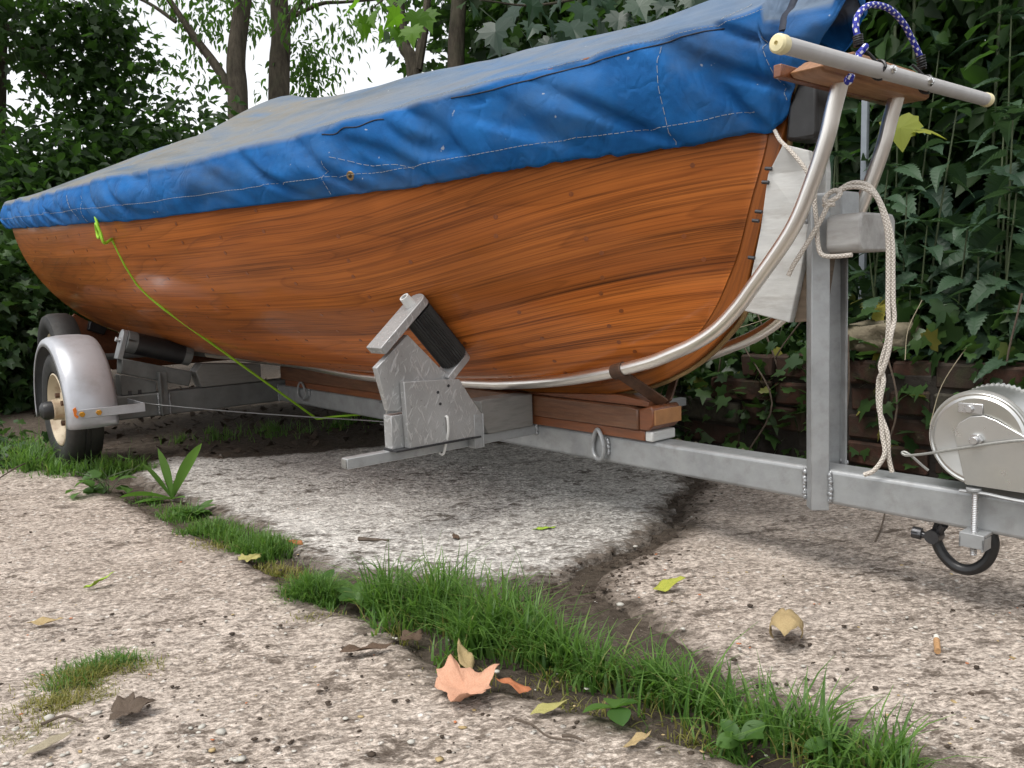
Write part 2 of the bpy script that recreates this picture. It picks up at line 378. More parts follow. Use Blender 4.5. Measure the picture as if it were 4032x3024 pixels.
def m_concrete(name, a, b_, pit, big, stain=.5):
    m, nt, b = mat0(name); p = vmap(nt, vmap(nt, coord(nt), rot=(0, 0, -.12)), (.6, 1, 1)); edge = nd(nt, 'Attribute', {'attribute_name': 'edge'}).outputs['Fac']
    n1 = noise(nt, p, 1.7, 3, .62); n2 = noise(nt, p, 8, 4, .7); n3 = noise(nt, p, 60, 3, .75); n4 = noise(nt, p, 230, 2, .7); n5 = noise(nt, p, 22, 5, .78)
    vo = nd(nt, 'TexVoronoi', None, Scale=80., Randomness=1.); nt.links.new(coord(nt), vo.inputs['Vector'])
    vc = nd(nt, 'SeparateColor', None, Color=vo.outputs['Color'])
    c = ramp(nt, n2, [(.30, a), (.70, b_)])
    c = mix(nt, ramp(nt, n1, [(.42, 0.), (.68, stain)]), c, big)
    c = mix(nt, ramp(nt, noise(nt, coord(nt), .9, 5, .6), [(.5, 0.), (.66, .55)]), c, tuple(x*.62 for x in a))
    c = mix(nt, ramp(nt, n4, [(.50, 0.), (.68, .55)]), c, tuple(min(1, x*1.4) for x in b_))
    st = ramp(nt, vo.outputs['Distance'], [(.22, 1.), (.36, 0.)])
    on = ramp(nt, vc.outputs[0], [(.66, 0.), (.72, 1.)])
    tone = ramp(nt, vc.outputs[1], [(.0, (.26, .22, .18)), (.5, (.55, .51, .46)), (.9, (.76, .73, .68))])
    so_ = math_(nt, 'MULTIPLY', st, on)
    c = mix(nt, math_(nt, 'MULTIPLY', so_, .85), c, tone)
    pits = ramp(nt, n3, [(.39, 1.), (.47, 0.)])
    pit2 = ramp(nt, n5, [(.39, 1.), (.45, 0.)])
    n6 = noise(nt, p, 150, 3, .8)
    c = mix(nt, ramp(nt, n6, [(.38, .75), (.49, 0.)]), c, tuple(x*.42 for x in a))
    c = mix(nt, ramp(nt, n6, [(.53, 0.), (.62, .7)]), c, tuple(min(1, x*1.45) for x in b_))
    pm = ramp(nt, noise(nt, p, 4.2, 3, .6), [(.38, .35), (.62, 1.)])
    c = mix(nt, math_(nt, 'MULTIPLY', math_(nt, 'MULTIPLY', pits, pm), .85), c, pit)
    c = mix(nt, math_(nt, 'MULTIPLY', math_(nt, 'MULTIPLY', pit2, pm), .85), c, tuple(x*.8 for x in pit))
    dm = math_(nt, 'ADD', math_(nt, 'SUBTRACT', 1., edge), math_(nt, 'MULTIPLY', math_(nt, 'SUBTRACT', n5, .5), 2.2))
    dirt = ramp(nt, dm, [(.45, 0.), (.85, .92)])
    c = mix(nt, dirt, c, ramp(nt, n3, [(.35, (.05, .04, .031)), (.65, (.16, .13, .105))]))
    setp(nt, b, Base_Color=c, Roughness=.94, Specular_IOR_Level=.15)
    h = math_(nt, 'ADD', math_(nt, 'MULTIPLY', n3, 1.4), math_(nt, 'ADD', math_(nt, 'MULTIPLY', so_, .5), math_(nt, 'ADD', math_(nt, 'MULTIPLY', n6, .9), math_(nt, 'MULTIPLY', n5, 2.2))))
    bump(nt, b, h, .85, .005); return m
M['conc_pink'] = m_concrete('worn_pinkish_concrete', (.31, .258, .215), (.49, .425, .37), (.092, .07, .054), (.27, .222, .18), stain=.75)
M['conc_white'] = m_concrete('pale_chalky_concrete', (.38, .365, .34), (.61, .59, .555), (.085, .07, .056), (.33, .31, .28), stain=.75)
def m_soil():
    m, nt, b = mat0('dark_soil'); p = coord(nt); n1 = noise(nt, p, 4, 6, .65); n2 = noise(nt, p, 60, 8, .75); n3 = noise(nt, p, 220, 3)
    c = ramp(nt, n2, [(.3, (.04, .031, .024)), (.58, (.13, .104, .082)), (.78, (.25, .21, .175))])
    c = mix(nt, ramp(nt, n1, [(.45, 0.), (.7, .5)]), c, (.07, .058, .042))
    c = mix(nt, ramp(nt, n3, [(.68, 0.), (.74, .8)]), c, (.36, .33, .28))
    setp(nt, b, Base_Color=c, Roughness=.96, Specular_IOR_Level=.15); bump(nt, b, math_(nt, 'ADD', n2, math_(nt, 'MULTIPLY', n3, .4)), 1., .012); return m
M['soil'] = m_soil()
def m_brick():
    m, nt, b = mat0('old_red_brick'); p = coord(nt); r = nd(nt, 'ObjectInfo').outputs['Random']
    base = ramp(nt, r, [(0., (.062, .034, .025)), (.3, (.085, .042, .03)), (.55, (.05, .036, .028)), (.75, (.085, .08, .062)), (.9, (.07, .036, .026)), (1., (.07, .036, .026))], 'CONSTANT')
    n = noise(nt, p, 26, 7, .7); c = mix(nt, ramp(nt, n, [(.38, 0.), (.62, .85)]), base, (.035, .03, .024))
    c = mix(nt, ramp(nt, noise(nt, p, 9, 5), [(.58, 0.), (.72, .5)]), c, (.07, .085, .04))
    setp(nt, b, Base_Color=c, Roughness=.93, Specular_IOR_Level=.2); bump(nt, b, noise(nt, p, 55, 6, .7), .8, .004); return m
M['brick'] = m_brick()
M['stone'] = simple('buff_coping_stone', (.20, .17, .115), .9, 0, .35, 12, .8, 30, .008, dirt=(.11, .095, .06), dirt_amt=.7, dscale=6)

def m_leaf(name, c1, c2, c3=None, trans=.35, rough=.5, vein=None):
    m, nt, b = mat0(name); a = nd(nt, 'Attribute', {'attribute_name': 'rnd'}).outputs['Fac']; r = nd(nt, 'ObjectInfo').outputs['Random']
    f = math_(nt, 'FRACT', math_(nt, 'ADD', a, math_(nt, 'MULTIPLY', r, 7.3)))
    st = [(0., c1), (.75, c2)] + ([(.96, c2), (1., c3)] if c3 else [(1., c2)])
    c = ramp(nt, f, st)
    n = noise(nt, coord(nt), 40, 3); c = mix(nt, math_(nt, 'MULTIPLY', n, .35), c, tuple(x*.55 for x in c1))
    setp(nt, b, Base_Color=c, Roughness=rough, Specular_IOR_Level=.35)
    tr = nd(nt, 'BsdfTranslucent', None, Color=mix(nt, .5, c, (c2[0]*1.6, c2[1]*1.8, c2[2]*.7)))
    ms = nd(nt, 'MixShader', None, _0=trans); nt.links.new(b.outputs[0], ms.inputs[1]); nt.links.new(tr.outputs[0], ms.inputs[2])
    nt.links.new(ms.outputs[0], nt.nodes['Material Output'].inputs[0]); 
    return m
M['leaf_dark'] = m_leaf('dark_tree_leaf', (.016, .038, .012), (.046, .098, .025), trans=.5)
M['leaf_mid'] = m_leaf('green_tree_leaf', (.030, .075, .014), (.075, .16, .028), trans=.55)
M['leaf_bright'] = m_leaf('sunlit_maple_leaf', (.07, .17, .015), (.13, .27, .025), trans=.55)  # paler maple copy, the light on the leaves put into their colour
M['leaf_maple'] = m_leaf('shaded_maple_leaf', (.018, .042, .026), (.036, .074, .042), trans=.25, rough=.4)  # darker maple copy with shade put into the colour, willowherb leaves too
M['leaf_nettle'] = m_leaf('nettle_leaf', (.026, .058, .034), (.060, .112, .058), trans=.25)
M['leaf_yellow'] = m_leaf('yellowing_leaf', (.28, .28, .04), (.42, .38, .07), trans=.45)
M['leaf_ivy'] = m_leaf('ivy_leaf', (.020, .050, .016), (.055, .11, .028), (.30, .27, .06), trans=.25, rough=.4)
M['leaf_weed'] = m_leaf('weed_leaf', (.055, .13, .028), (.10, .20, .045), trans=.4)
M['leaf_plantain'] = m_leaf('plantain_leaf', (.075, .17, .03), (.12, .24, .05), trans=.4, rough=.42)
M['grass'] = m_leaf('grass_blade', (.052, .130, .024), (.150, .275, .062), (.38, .35, .14), trans=.4, rough=.45)
M['grass_dry'] = m_leaf('dry_mossy_grass', (.13, .15, .035), (.30, .27, .085), (.42, .32, .15), trans=.35)
M['stem_green'] = simple('nettle_stem', (.075, .10, .045), .7, 0, .3, 40, .2)
def m_bark():
    m, nt, b = mat0('tree_bark'); p = coord(nt); q = vmap(nt, p, (1, 1, .25)); n = noise(nt, q, 22, 8, .7); n2 = noise(nt, p, 5, 5)
    c = ramp(nt, n, [(.3, (.030, .025, .019)), (.7, (.105, .09, .068))]); c = mix(nt, ramp(nt, n2, [(.5, 0.), (.7, .5)]), c, (.06, .065, .04))
    setp(nt, b, Base_Color=c, Roughness=.95, Specular_IOR_Level=.15); bump(nt, b, n, 1., .02); return m
M['bark'] = m_bark()
def m_dry(name, a, b_, rough=.75):
    m, nt, b = mat0(name); p = coord(nt); n = noise(nt, p, 45, 6, .65); n2 = noise(nt, p, 160, 3)
    c = ramp(nt, n, [(.3, a), (.7, b_)]); setp(nt, b, Base_Color=c, Roughness=rough, Specular_IOR_Level=.25); bump(nt, b, math_(nt, 'ADD', n, n2), .5, .002); return m
M['dry_peach'] = m_dry('peach_dead_leaf', (.52, .27, .17), (.66, .38, .26))
M['dry_orange'] = m_dry('orange_dead_leaf', (.40, .14, .06), (.55, .22, .11))
M['dry_tan'] = m_dry('tan_dead_leaf', (.33, .235, .11), (.48, .37, .20))
M['dry_brown'] = m_dry('brown_dead_leaf', (.07, .045, .03), (.14, .095, .065))
M['dry_olive'] = m_dry('olive_dead_leaf', (.30, .28, .09), (.44, .40, .16))
M['leaf_lime'] = m_dry('fresh_lime_leaf', (.26, .42, .04), (.40, .55, .08))
M['leaf_yg'] = m_dry('yellow_green_leaf', (.22, .30, .04), (.48, .43, .08))
M['paper'] = simple('cigarette_paper', (.68, .66, .6), .8, 0, .1); M['cork'] = simple('cork_tip', (.42, .24, .11), .8, 0, .3, 200, .1)

# ------------------------------------------------------------------ ground
def nz(x, y, z=0.): return mnoise.noise(Vector((x, y, z)))
def build_ground():
    n = 150; u = np.linspace(-1, 1, n); g = np.sinh(u*5.2)/np.sinh(5.2)*160
    X, Y = np.meshgrid(g, g+2.2); Z = np.empty_like(X)
    for i in range(n):
        for j in range(n):
            x, y = X[i, j], Y[i, j]; d = math.hypot(x, y-2)
            Z[i, j] = -.011+.006*nz(x*1.7, y*1.7)+.005*nz(x*6, y*6, 3) + .05*min(1, d/30)*nz(x*.1, y*.1, 9)
    V = np.stack([X.ravel(), Y.ravel(), Z.ravel()], 1); idx = np.arange(n*n).reshape(n, n)
    F = np.stack([idx[:-1, :-1].ravel(), idx[:-1, 1:].ravel(), idx[1:, 1:].ravel(), idx[1:, :-1].ravel()], 1)
    tag(npmesh('ground', V, F, M['soil']), kind='structure')
build_ground()
def inpoly(x, y, P):
    c = False; j = len(P)-1
    for i in range(len(P)):
        xi, yi = P[i]; xj, yj = P[j]
        if (yi > y) != (yj > y) and x < (xj-xi)*(y-yi)/(yj-yi)+xi: c = not c
        j = i
    return c
SLABS = []
def edist(x, y, P):
    best = 9.; j = len(P)-1
    for i in range(len(P)):
        ax, ay = P[j]; bx, by = P[i]; dx, dy = bx-ax, by-ay; q = ((x-ax)*dx+(y-ay)*dy)/(dx*dx+dy*dy+1e-12); q = 0 if q < 0 else 1 if q > 1 else q
        d = (x-ax-q*dx)**2+(y-ay-q*dy)**2
        if d < best: best = d
        j = i
    return math.sqrt(best)
def slab(name, poly, mat, res, seed, top=0.):
    xs = [p[0] for p in poly]; ys = [p[1] for p in poly]
    gx = np.arange(min(xs)-.06, max(xs)+.06, res); gy = np.arange(min(ys)-.06, max(ys)+.06, res)
    nx, ny = len(gx), len(gy); ins = np.zeros((ny, nx), bool); Z = np.full((ny, nx), -.05); E = np.zeros((ny, nx))
    for i in range(ny):
        for j in range(nx):
            x, y = gx[j], gy[i]
            ex = x+.032*nz(x*9, y*9, seed)+.020*nz(x*32, y*32, seed); ey = y+.032*nz(x*9, y*9, seed+5)+.020*nz(x*32, y*32, seed+5)
            if inpoly(ex, ey, poly):
                ins[i, j] = True
                e_ = edist(x, y, poly); E[i, j] = min(1, e_/.11)
                Z[i, j] = top+.006*nz(x*2.2, y*2.2, seed)+.0040*nz(x*14, y*14, seed)+.0030*nz(x*45, y*45, seed)+.0018*nz(x*95, y*95, seed)-.012*(1-min(1, e_/.035))**2
    cell = ins[:-1, :-1] | ins[1:, :-1] | ins[:-1, 1:] | ins[1:, 1:]
    idx = np.arange(nx*ny).reshape(ny, nx)
    F = np.stack([idx[:-1, :-1][cell], idx[:-1, 1:][cell], idx[1:, 1:][cell], idx[1:, :-1][cell]], 1)
    XX, YY = np.meshgrid(gx, gy); V = np.stack([XX.ravel(), YY.ravel(), Z.ravel()], 1)
    used = np.unique(F); rm = np.full(len(V), -1); rm[used] = np.arange(len(used))
    o = npmesh(name, V[used], rm[F], mat, attrs={'edge': E.ravel()[used]}); tag(o, kind='structure'); SLABS.append(poly); return o
def gd(x, y): p = G(x*1024/2212, y*1024/2212); return (p.x, p.y)      # pixel of the 2212-wide view -> ground
crackL = [gd(*q) for q in [(-160, 1005), (60, 1010), (170, 1012), (250, 1062), (330, 1105), (430, 1148), (540, 1192), (620, 1255), (720, 1305), (830, 1340), (900, 1385), (980, 1445), (1120, 1482), (1250, 1518), (1400, 1565), (1560, 1615), (1740, 1690)]]
slabL = crackL+[(.62, .45), (-2.6, .45), (-2.6, crackL[0][1])]
slab('concrete_slab', slabL, M['conc_pink'], .0095, 2.)
crackM = [gd(*q) for q in [(270, 1030), (390, 1085), (520, 1130), (620, 1195), (720, 1245), (900, 1262), (1130, 1262), (1220, 1245), (1290, 1212), (1390, 1172), (1450, 1132), (1440, 1100), (1500, 1052), (1480, 1022), (1330, 985), (1200, 955), (900, 955), (700, 972), (520, 985), (390, 985), (310, 995)]]
slab('concrete_slab', crackM, M['conc_white'], .0095, 4., .004)
crackR = [gd(*q) for q in [(1270, 1262), (1360, 1320), (1500, 1410), (1590, 1490), (1730, 1540), (1880, 1590), (2050, 1700)]]
slabR = crackR+[(.95, .45), (2.4, .45), (2.4, .9)]
far = [wT((2.4, .9, 0))]
slabR += [tuple(tw(s, -.74, 0))[:2] for s in (.9, .5, .1, -.3, -.7, -.95)] + [gd(*q) for q in [(1512, 1035), (1472, 1088), (1470, 1140), (1402, 1184), (1300, 1226)]]
slab('concrete_slab', slabR, M['conc_pink'], .0095, 8.)

# ------------------------------------------------------------------ boat hull shape (trailer space)
SB, ST = -.33, -3.32
Zs = pchip([(-.30, .95), (-.36, .93), (-.6, .872), (-1.1, .803), (-1.6, .782), (-2.0, .795), (-2.6, .82), (-3.32, .868)])
RAB = [(-.330, .95), (-.342, .85), (-.356, .754), (-.388, .652), (-.417, .556), (-.438, .512), (-.460, .470), (-.484, .436), (-.52, .398), (-.58, .358), (-.66, .325), (-.76, .303), (-.92, .288), (-1.3, .278), (-2.0, .276), (-2.6, .285), (-3.0, .300), (-3.32, .318)]
OUT = [(-.312, .90), (-.326, .77), (-.360, .655), (-.390, .548), (-.417, .458), (-.46, .406), (-.511, .363), (-.569, .33), (-.639, .302), (-.758, .275), (-.92, .264), (-1.3, .262)]
Zk = pchip(RAB)
def Bf(s):
    x = max(0., (SB-s)/(SB-ST)); b = .70*(1-(max(0, 1-x/.62))**2.2)**.9
    if x > .62: b -= .045*((x-.62)/.38)**1.6
    return b
Nf = pchip([(-.33, 1.0), (-.5, 1.18), (-.75, 1.5), (-1.0, 1.72), (-1.6, 1.85), (-2.4, 1.95), (-3.32, 1.95)])
def hull_l(s, z):
    zk, zs = Zk(s), Zs(s)
    t = min(max((z-zk)/max(zs-zk, 1e-4), 0), 1); n = Nf(s)
    return .022+max(0, Bf(s)-.022)*(1-(1-t)**n)**(1/n)
def zline(s, v):
    """height of plank line v at station s; planks die into the stem one above another"""
    s1 = -1.25
    def tz(ss): 
        n = Nf(ss); a = v*math.pi/2; t = 1-math.cos(a)**(1.06)*1.0; t = .75*t+.25*v*v if v < 1 else 1
        return Zk(ss)+t*(Zs(ss)-Zk(ss))
    if s <= s1: return tz(s)
    sr, zr = rab(v)
    if s >= sr: return zr
    k = (s-s1)/(sr-s1); h = k*k*(3-2*k)*.55+k*k*.45
    return max(tz(s1)+(zr-tz(s1))*h + (Zs(s)-Zs(s1))*v*(1-k)*k, Zk(s)+1e-4)
_zr = pchip([(0, .296), (.12, .330), (.3, .43), (.55, .60), (.8, .80), (1, .945)])
_sr = pchip([(z, s) for s, z in RAB[:12]])
def rab(v):
    z = _zr(v); return _sr(z), z
def hull_hit(px, py, near=True):
    d = ray(px, py); best = None
    for i in range(60, 500):
        k = i*.01; P = CAM+d*k; s, l, z = wT(P)
        if ST <= s <= SB and Zk(s) <= z <= Zs(s)+.02 and abs(l) < hull_l(s, z): return (s, l, z)
    return None
NP = 9; VB = [0, .13, .25, .36, .47, .58, .69, .80, .90, 1.0]
boat = tthing('wooden_dinghy', 'varnished orange brown wooden dinghy resting on the trailer under a blue cover', 'boat', (-1.8, 0, .262))
hullmats = M['hull']
for side in (1, -1):
    for p in range(NP):
        v0, v1 = VB[p], VB[p+1]; nu, nv = 110, 5; V = []; UV = []; 
        for j in range(nv+1):
            v = v0+(v1-v0)*j/nv; sr, zr = rab(v); arc = 0; prev = None
            for i in range(nu+1):
                q = i/nu; q = q**1.35; s = sr+(ST-sr)*q; z = zline(s, v); l = hull_l(s, z)
                if i == 0: l = .024
                P = t3(s, side*l, z)
                V.append(P); UV.append((s*-1., v*1.05+ (0 if side > 0 else 3)))
        F = []
        for j in range(nv):
            for i in range(nu):
                a = j*(nu+1)+i; q = (a, a+1, a+nu+2, a+nu+1); F.append(q if side < 0 else q[::-1])
        o = npmesh('plank', [tuple(x) for x in V], F, hullmats, boat, 't', uv=UV)
        md = o.modifiers.new('thick', 'SOLIDIFY'); md.thickness = .011; md.offset = -1; md.use_rim = False
def outz(s): return _outz(s)
_rabO = pchip(RAB)
# stem: timber between outer edge and rabbet, both sides
mb = MB()
prof = [(s, z) for s, z in OUT]; inn = [(-.350, .90), (-.371, .77), (-.405, .655), (-.437, .556), (-.480, .47), (-.515, .428), (-.56, .393), (-.61, .362), (-.68, .336), (-.79, .315), (-.94, .302), (-1.3, .296)]
so_, si_ = smooth_path([t3(s, 0, z) for s, z in prof], 5), smooth_path([t3(s, 0, z) for s, z in inn], 5)
vs = []; uvs = []; L = 0
for i, (a, b) in enumerate(zip(so_, si_)):
    if i: L += (a-so_[i-1]).length
    for P, w_, vv in ((a, .016, 0), (a, -.016, .3), (b, -.0245, .36), (b, .0245, .06)):
        vs.append((P.x, w_, P.z)); uvs.append((L, vv))
fs = []
for i in range(len(so_)-1):
    for k in range(4):
        a = i*4+k; b = i*4+(k+1) % 4; fs.append((a, b, b+4, a+4))
mb.add(vs, fs, uvs); mb.build('stem', M['stem'], boat, .002)
mb = MB(); mb.box(-3.34, -1.2, -.022, .022, .258, .292); mb.build('keel', M['stem'], boat, .002)
mb = MB(); rub = smooth_path([t3(s+(.0035), 0, z-.0015) for s, z in prof], 5); mb.tube(rub, .006, 6); mb.build('stem_band', M['brass'], boat)
# transom
pts = [(ST, hull_l(ST, zline(ST, v))-.004, zline(ST, v)) for v in np.linspace(0, 1, 16)]
mb = MB(); mb.lz([(l, z) for s, l, z in pts]+[(-l, z) for s, l, z in pts[::-1]], ST+.002, ST-.022); mb.build('transom', M['stem'], boat)
# rails under the cover, thwart
for side in (1, -1):
    mb = MB(); path = [t3(s, side*(Bf(s)-.006), Zs(s)-.018) for s in np.linspace(-.42, ST+.02, 60)]; mb.tube(path, .010, 8); mb.build('rubbing_rail', M['stem'], boat)
# copper rivets: a few hundred dots in rows along the ribs, too small to pick apart
mb = MB(); rr = random.Random(4)
for s in np.arange(-.48, -3.2, -.155):
    for v in VB[1:-1]:
        for dv in (-.022, .022):
            sr, zr = rab(v+dv)
            s_ = s+rr.uniform(-.02, .02)
            if s_ > sr-.03: continue
            z = zline(s_, v+dv); l = hull_l(s_, z)
            if l < .05 or rr.random() < .35: continue
            e = .004; ds = Vector(t3(s_+e, hull_l(s_+e, z), z)-t3(s_-e, hull_l(s_-e, z), z)); dz = Vector(t3(s_, hull_l(s_, z+e), z+e)-t3(s_, hull_l(s_, z-e), z-e))
            nrm_ = ds.cross(dz).normalized(); c = t3(s_, l, z)
            if nrm_.y > 0: nrm_ = -nrm_
            mb.cyl(c-nrm_*.002, c+nrm_*.0008, .0046, 10)
M['rivet'] = simple('rivet_plug', (.24, .066, .014), .4, 0, .3, 200, .2, coat=.5)
tag(mb.build('rivets', M['rivet'], boat), kind='stuff')

# ------------------------------------------------------------------ cover
Zr = pchip([(-.18, 1.03), (-.304, 1.035), (-.42, 1.03), (-.552, 1.027), (-1.05, 1.072), (-1.84, 1.13), (-2.05, 1.16), (-2.2, 1.195), (-2.5, 1.19), (-3.36, 1.185)])
Zh = pchip([(-.2, .955), (-.243, .894), (-.291, .833), (-.343, .762), (-.37, .764), (-.44, .752), (-.675, .733), (-.80, .72), (-.97, .708), (-1.25, .704), (-1.55, .704), (-2.1, .727), (-3.36, .805)])
def cw(s):      # cover half width at the sheer
    b = Bf(s) if s < SB else 0.
    n = .05 if s < -.33 else .05-.012*((s+.33)/.1)
    return (b**3+n**3)**(1/3)+.012
def cover_pt(s, w, side=1, disp=True):
    """w 0 hem .. .42 roll .. 1 ridge"""
    zh, zs_, zr = Zh(s), Zs(min(s, -.30))+.020, Zr(s)
    if s > -.34: zs_ = max(zh+.02, .93)
    b = cw(s); hl = (hull_l(s, min(zh, Zs(s))) if s < -.335 else .03)+.010
    hl = max(hl, .032)
    if w <= .42:
        k = w/.42; l = hl+(b-hl)*(k**.75)+.012*math.sin(k*math.pi); z = zh+(zs_-zh)*k
    elif w <= .55:
        k = (w-.42)/.13; a = k*math.pi/2*.75
        l = b-.030*(1-math.cos(a)); z = zs_+.026*math.sin(a)
    else:
        k = (w-.55)/.45; a = math.pi/2*.75; l0 = b-.030*(1-math.cos(a)); z0 = zs_+.026*math.sin(a)
        l = l0*(1-k); z = z0+(zr-z0)*k
        sag = .035*math.exp(-((s+1.6)/.8)**2)+.085*math.exp(-((s+2.78)/.34)**2)*(1 if s > ST else 1)
        z -= sag*math.sin(math.pi*min(1, k*1.0))**1.0*(1-.35*k)
        # a soft ridge instead of a knife edge
        z -= .018*max(0, (k-.86)/.14)**2
    if disp:
        side_f = 1 if w < .5 else max(0, 1-(w-.5)/.15)
        fold = mnoise.noise(Vector((s*9+z*9, z*4-s*3, side*4.)))*.010+mnoise.noise(Vector((s*26+z*10, z*7, side*7.)))*.006
        fold += max(0, mnoise.noise(Vector((s*5-z*7, z*6+s*6, side*2+5.))))*.022*(1 if s > -1.3 else .5)
        fold -= .026*max(0, .22-abs(mnoise.noise(Vector((s*7+z*11, z*3-s*2, side*3+1.)))))/.22*(1 if s > -1.2 else .6)-.008
        l += side_f*fold*(.35+.65*math.sin(min(1, w/.42)*math.pi*.9)) if w <= .55 else side_f*fold*.4
        if w < .5: z += .006*mnoise.noise(Vector((s*7, w*4, 3.)))*(w/.42)
        if w < .1: z += .004*mnoise.noise(Vector((s*14, 1., side)))
        gather = math.exp(-((s+.52)/.17)**2)+.5*math.exp(-((s+.85)/.2)**2)
        if w < .16: l += .007*gather*(nz(s*55, w*3, 4)+.6*nz(s*110, w*2, 9))*(1-w/.16)+.003*(1-w/.16)
        if w < .07: z += .006*gather*(nz(s*50, 2, side)+.5*nz(s*120, 3, side))
        if w > .55: z += .008*mnoise.noise(Vector((s*3.2, w*5, side*3.)))+.004*mnoise.noise(Vector((s*9+w*8, w*9, side*3.)))
        # roll line waves
        if .3 < w < .62: z += .008*mnoise.noise(Vector((s*4.5, 7., side)))*math.sin((w-.3)/.32*math.pi)
        if w < .62 and s < -.34:
            if z < Zs(s)+.006: l = max(l, hull_l(s, min(z, Zs(s)))+.010)
        if .40 < w < .64 and s < -.36: z = max(z, Zs(s)+.013)
        # pinch behind the stem head
        if s > -.42: l -= .026*math.exp(-((s+.318)/.013)**2)*min(1, l/.05)
    return t3(s, side*max(l, .0), z)
cover = tthing('boat_cover', 'weathered blue canvas cover drawn over the dinghy with gathered hem', 'boat cover', (-1.8, 0, .75))
ss = np.concatenate([np.linspace(-.215, -.36, 30), np.linspace(-.36, -1.0, 110)[1:], np.linspace(-1.0, -3.36, 190)[1:]])
ws = np.concatenate([np.linspace(0, .42, 26), np.linspace(.42, .58, 9)[1:], np.linspace(.58, 1, 22)[1:]])
rows = []; V = []; TOP = []
for s in ss:
    for side, wl in ((1, ws), (-1, ws[::-1][1:])):
        for w_ in wl:
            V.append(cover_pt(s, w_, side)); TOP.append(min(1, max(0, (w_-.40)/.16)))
nr = 2*len(ws)-1; V = np.array([tuple(v) for v in V]); ns = len(ss); idx = np.arange(ns*nr).reshape(ns, nr)
F = np.stack([idx[:-1, :-1].ravel(), idx[:-1, 1:].ravel(), idx[1:, 1:].ravel(), idx[1:, :-1].ravel()], 1)
# close bow and stern with fans
V = np.vstack([V, V[idx[0]].mean(0), V[idx[-1]].mean(0)]); TOP += [.2, .3]
cb, cs = ns*nr, ns*nr+1
tri = [(idx[0, i+1], idx[0, i], cb, cb) for i in range(nr-1)]+[(idx[-1, i], idx[-1, i+1], cs, cs) for i in range(nr-1)]
def tri_quads(F, tri):
    me_f = [tuple(f) for f in F]+[t[:3] for t in tri]; return me_f
me = bpy.data.meshes.new('canvas'); me.from_pydata([tuple(v) for v in V], [], tri_quads(F, tri))
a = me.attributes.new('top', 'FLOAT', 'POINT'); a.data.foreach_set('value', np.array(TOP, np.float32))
me.polygons.foreach_set('use_smooth', [True]*len(me.polygons)); me.materials.append(M['cover']); me.update()
o = link('canvas', me, cover); md = o.modifiers.new('thick', 'SOLIDIFY'); md.thickness = .0025; md.offset = -1
mb = MB(); sp_ = [cover_pt(-.300+.004*math.sin(w_*9), w_) for w_ in np.linspace(.36, .98, 24)]; mb.tube([p_+Vector((0, -.002, .001)) for p_ in sp_], .0075, 8, True, None, .35); mb.build('strap', M['cover_dark'], cover)  # dark band laid down the cloth at the pinch
# stitching: dashed threads lying on the cloth
def stitch(fn, n, name='stitching', r=.00045, dash=4, gap=1, mat='thread', out=.0012):
    pts = [fn(i/(n-1)) for i in range(n)]; mb = MB(); i = 0
    while i < n-2:
        seg = pts[i:i+dash]
        if len(seg) > 1: mb.tube(seg, r, 5, True)
        i += dash+gap-1
    return mb.build(name, M[mat], cover)
def cpt(s, w, o=.002):
    p = cover_pt(s, w); e = .004
    a = cover_pt(s+e, w)-cover_pt(s-e, w); b = cover_pt(s, min(1, w+.01))-cover_pt(s, max(0, w-.01)); n = a.cross(b)
    n = n.normalized() if n.length > 1e-9 else Vector((0, -1, 0))
    if n.y > 0: n = -n
    return p+n*o
def wh(s, h): return .42*h/max(.05, (Zs(min(s, -.3))+.012-Zh(s)))
stitch(lambda t: cpt(-.36-2.95*t, wh(-.36-2.95*t, .034)), 1500)
stitch(lambda t: cpt(-.34-.72*t, .44+.05*math.sin(t*2.6)+.04*t), 500)
stitch(lambda t: cpt(-.475-.006*t, .01+.40*t), 40)
stitch(lambda t: cpt(-.31-.03*t, .03+.36*t), 40)
stitch(lambda t: cpt(-.40+.03*t, .48+.12*t), 36)
hx = hull_hit(*(345, 160)) or (-.98, .42, .73)
stitch(lambda t: cpt(-1.035-.02*(1-t)-.015*t, .02+.23*t), 30)
stitch(lambda t: cpt(-1.035+.16*t, .25-.17*t-.03*math.sin(t*6)*t), 46)
stitch(lambda t: cpt(-2.00+.0*t, .02+.33*t), 30); stitch(lambda t: cpt(-2.06-.06*t*t, .05+.33*t), 30)
for (a_, b_) in ((-.40, -.80), (-.93, -1.06)):
    n = 40; mb = MB(); mb.tube([cpt(a_+(b_-a_)*i/(n-1), .425+.01*math.sin(i*.35), .0002) for i in range(n)], .0014, 6); mb.build('lap_line', M['cover_dark'], cover)  # dark tube standing for the line under the top panel's lap
e = cpt(-1.0, .115, .0025); e2 = cpt(-1.0, .115, -.002); mb = MB(); mb.lathe([(.004, 0), (.0045, .002), (.0085, .002), (.0095, 0)], e2, (e-e2), 18); mb.build('eyelet', M['brass'], cover)
mb = MB(); mb.cyl(e2, e2+(e-e2)*.45, .0042, 12); mb.build('eyelet_hole', M['black_cord'], cover)

# ------------------------------------------------------------------ road trailer
tr = tthing('boat_trailer', 'silver painted steel boat trailer with single axle carrying the dinghy', 'trailer', (-2.36, 0, 0))
def part(name, mat, parent=None, bevel=.0025, fn=None, **k):
    mb = MB(); fn(mb); return mb.build(name, M[mat], parent if parent is not None else tr, bevel, **k)
part('draw_beam', 'paint', fn=lambda m: m.box(-2.356, .62, -.03, .03, .129, .189), bevel=.007, seg=3)
part('cross_beam', 'paint_dark', fn=lambda m: m.box(-2.425, -2.357, -.60, .60, .127, .204), bevel=.005)
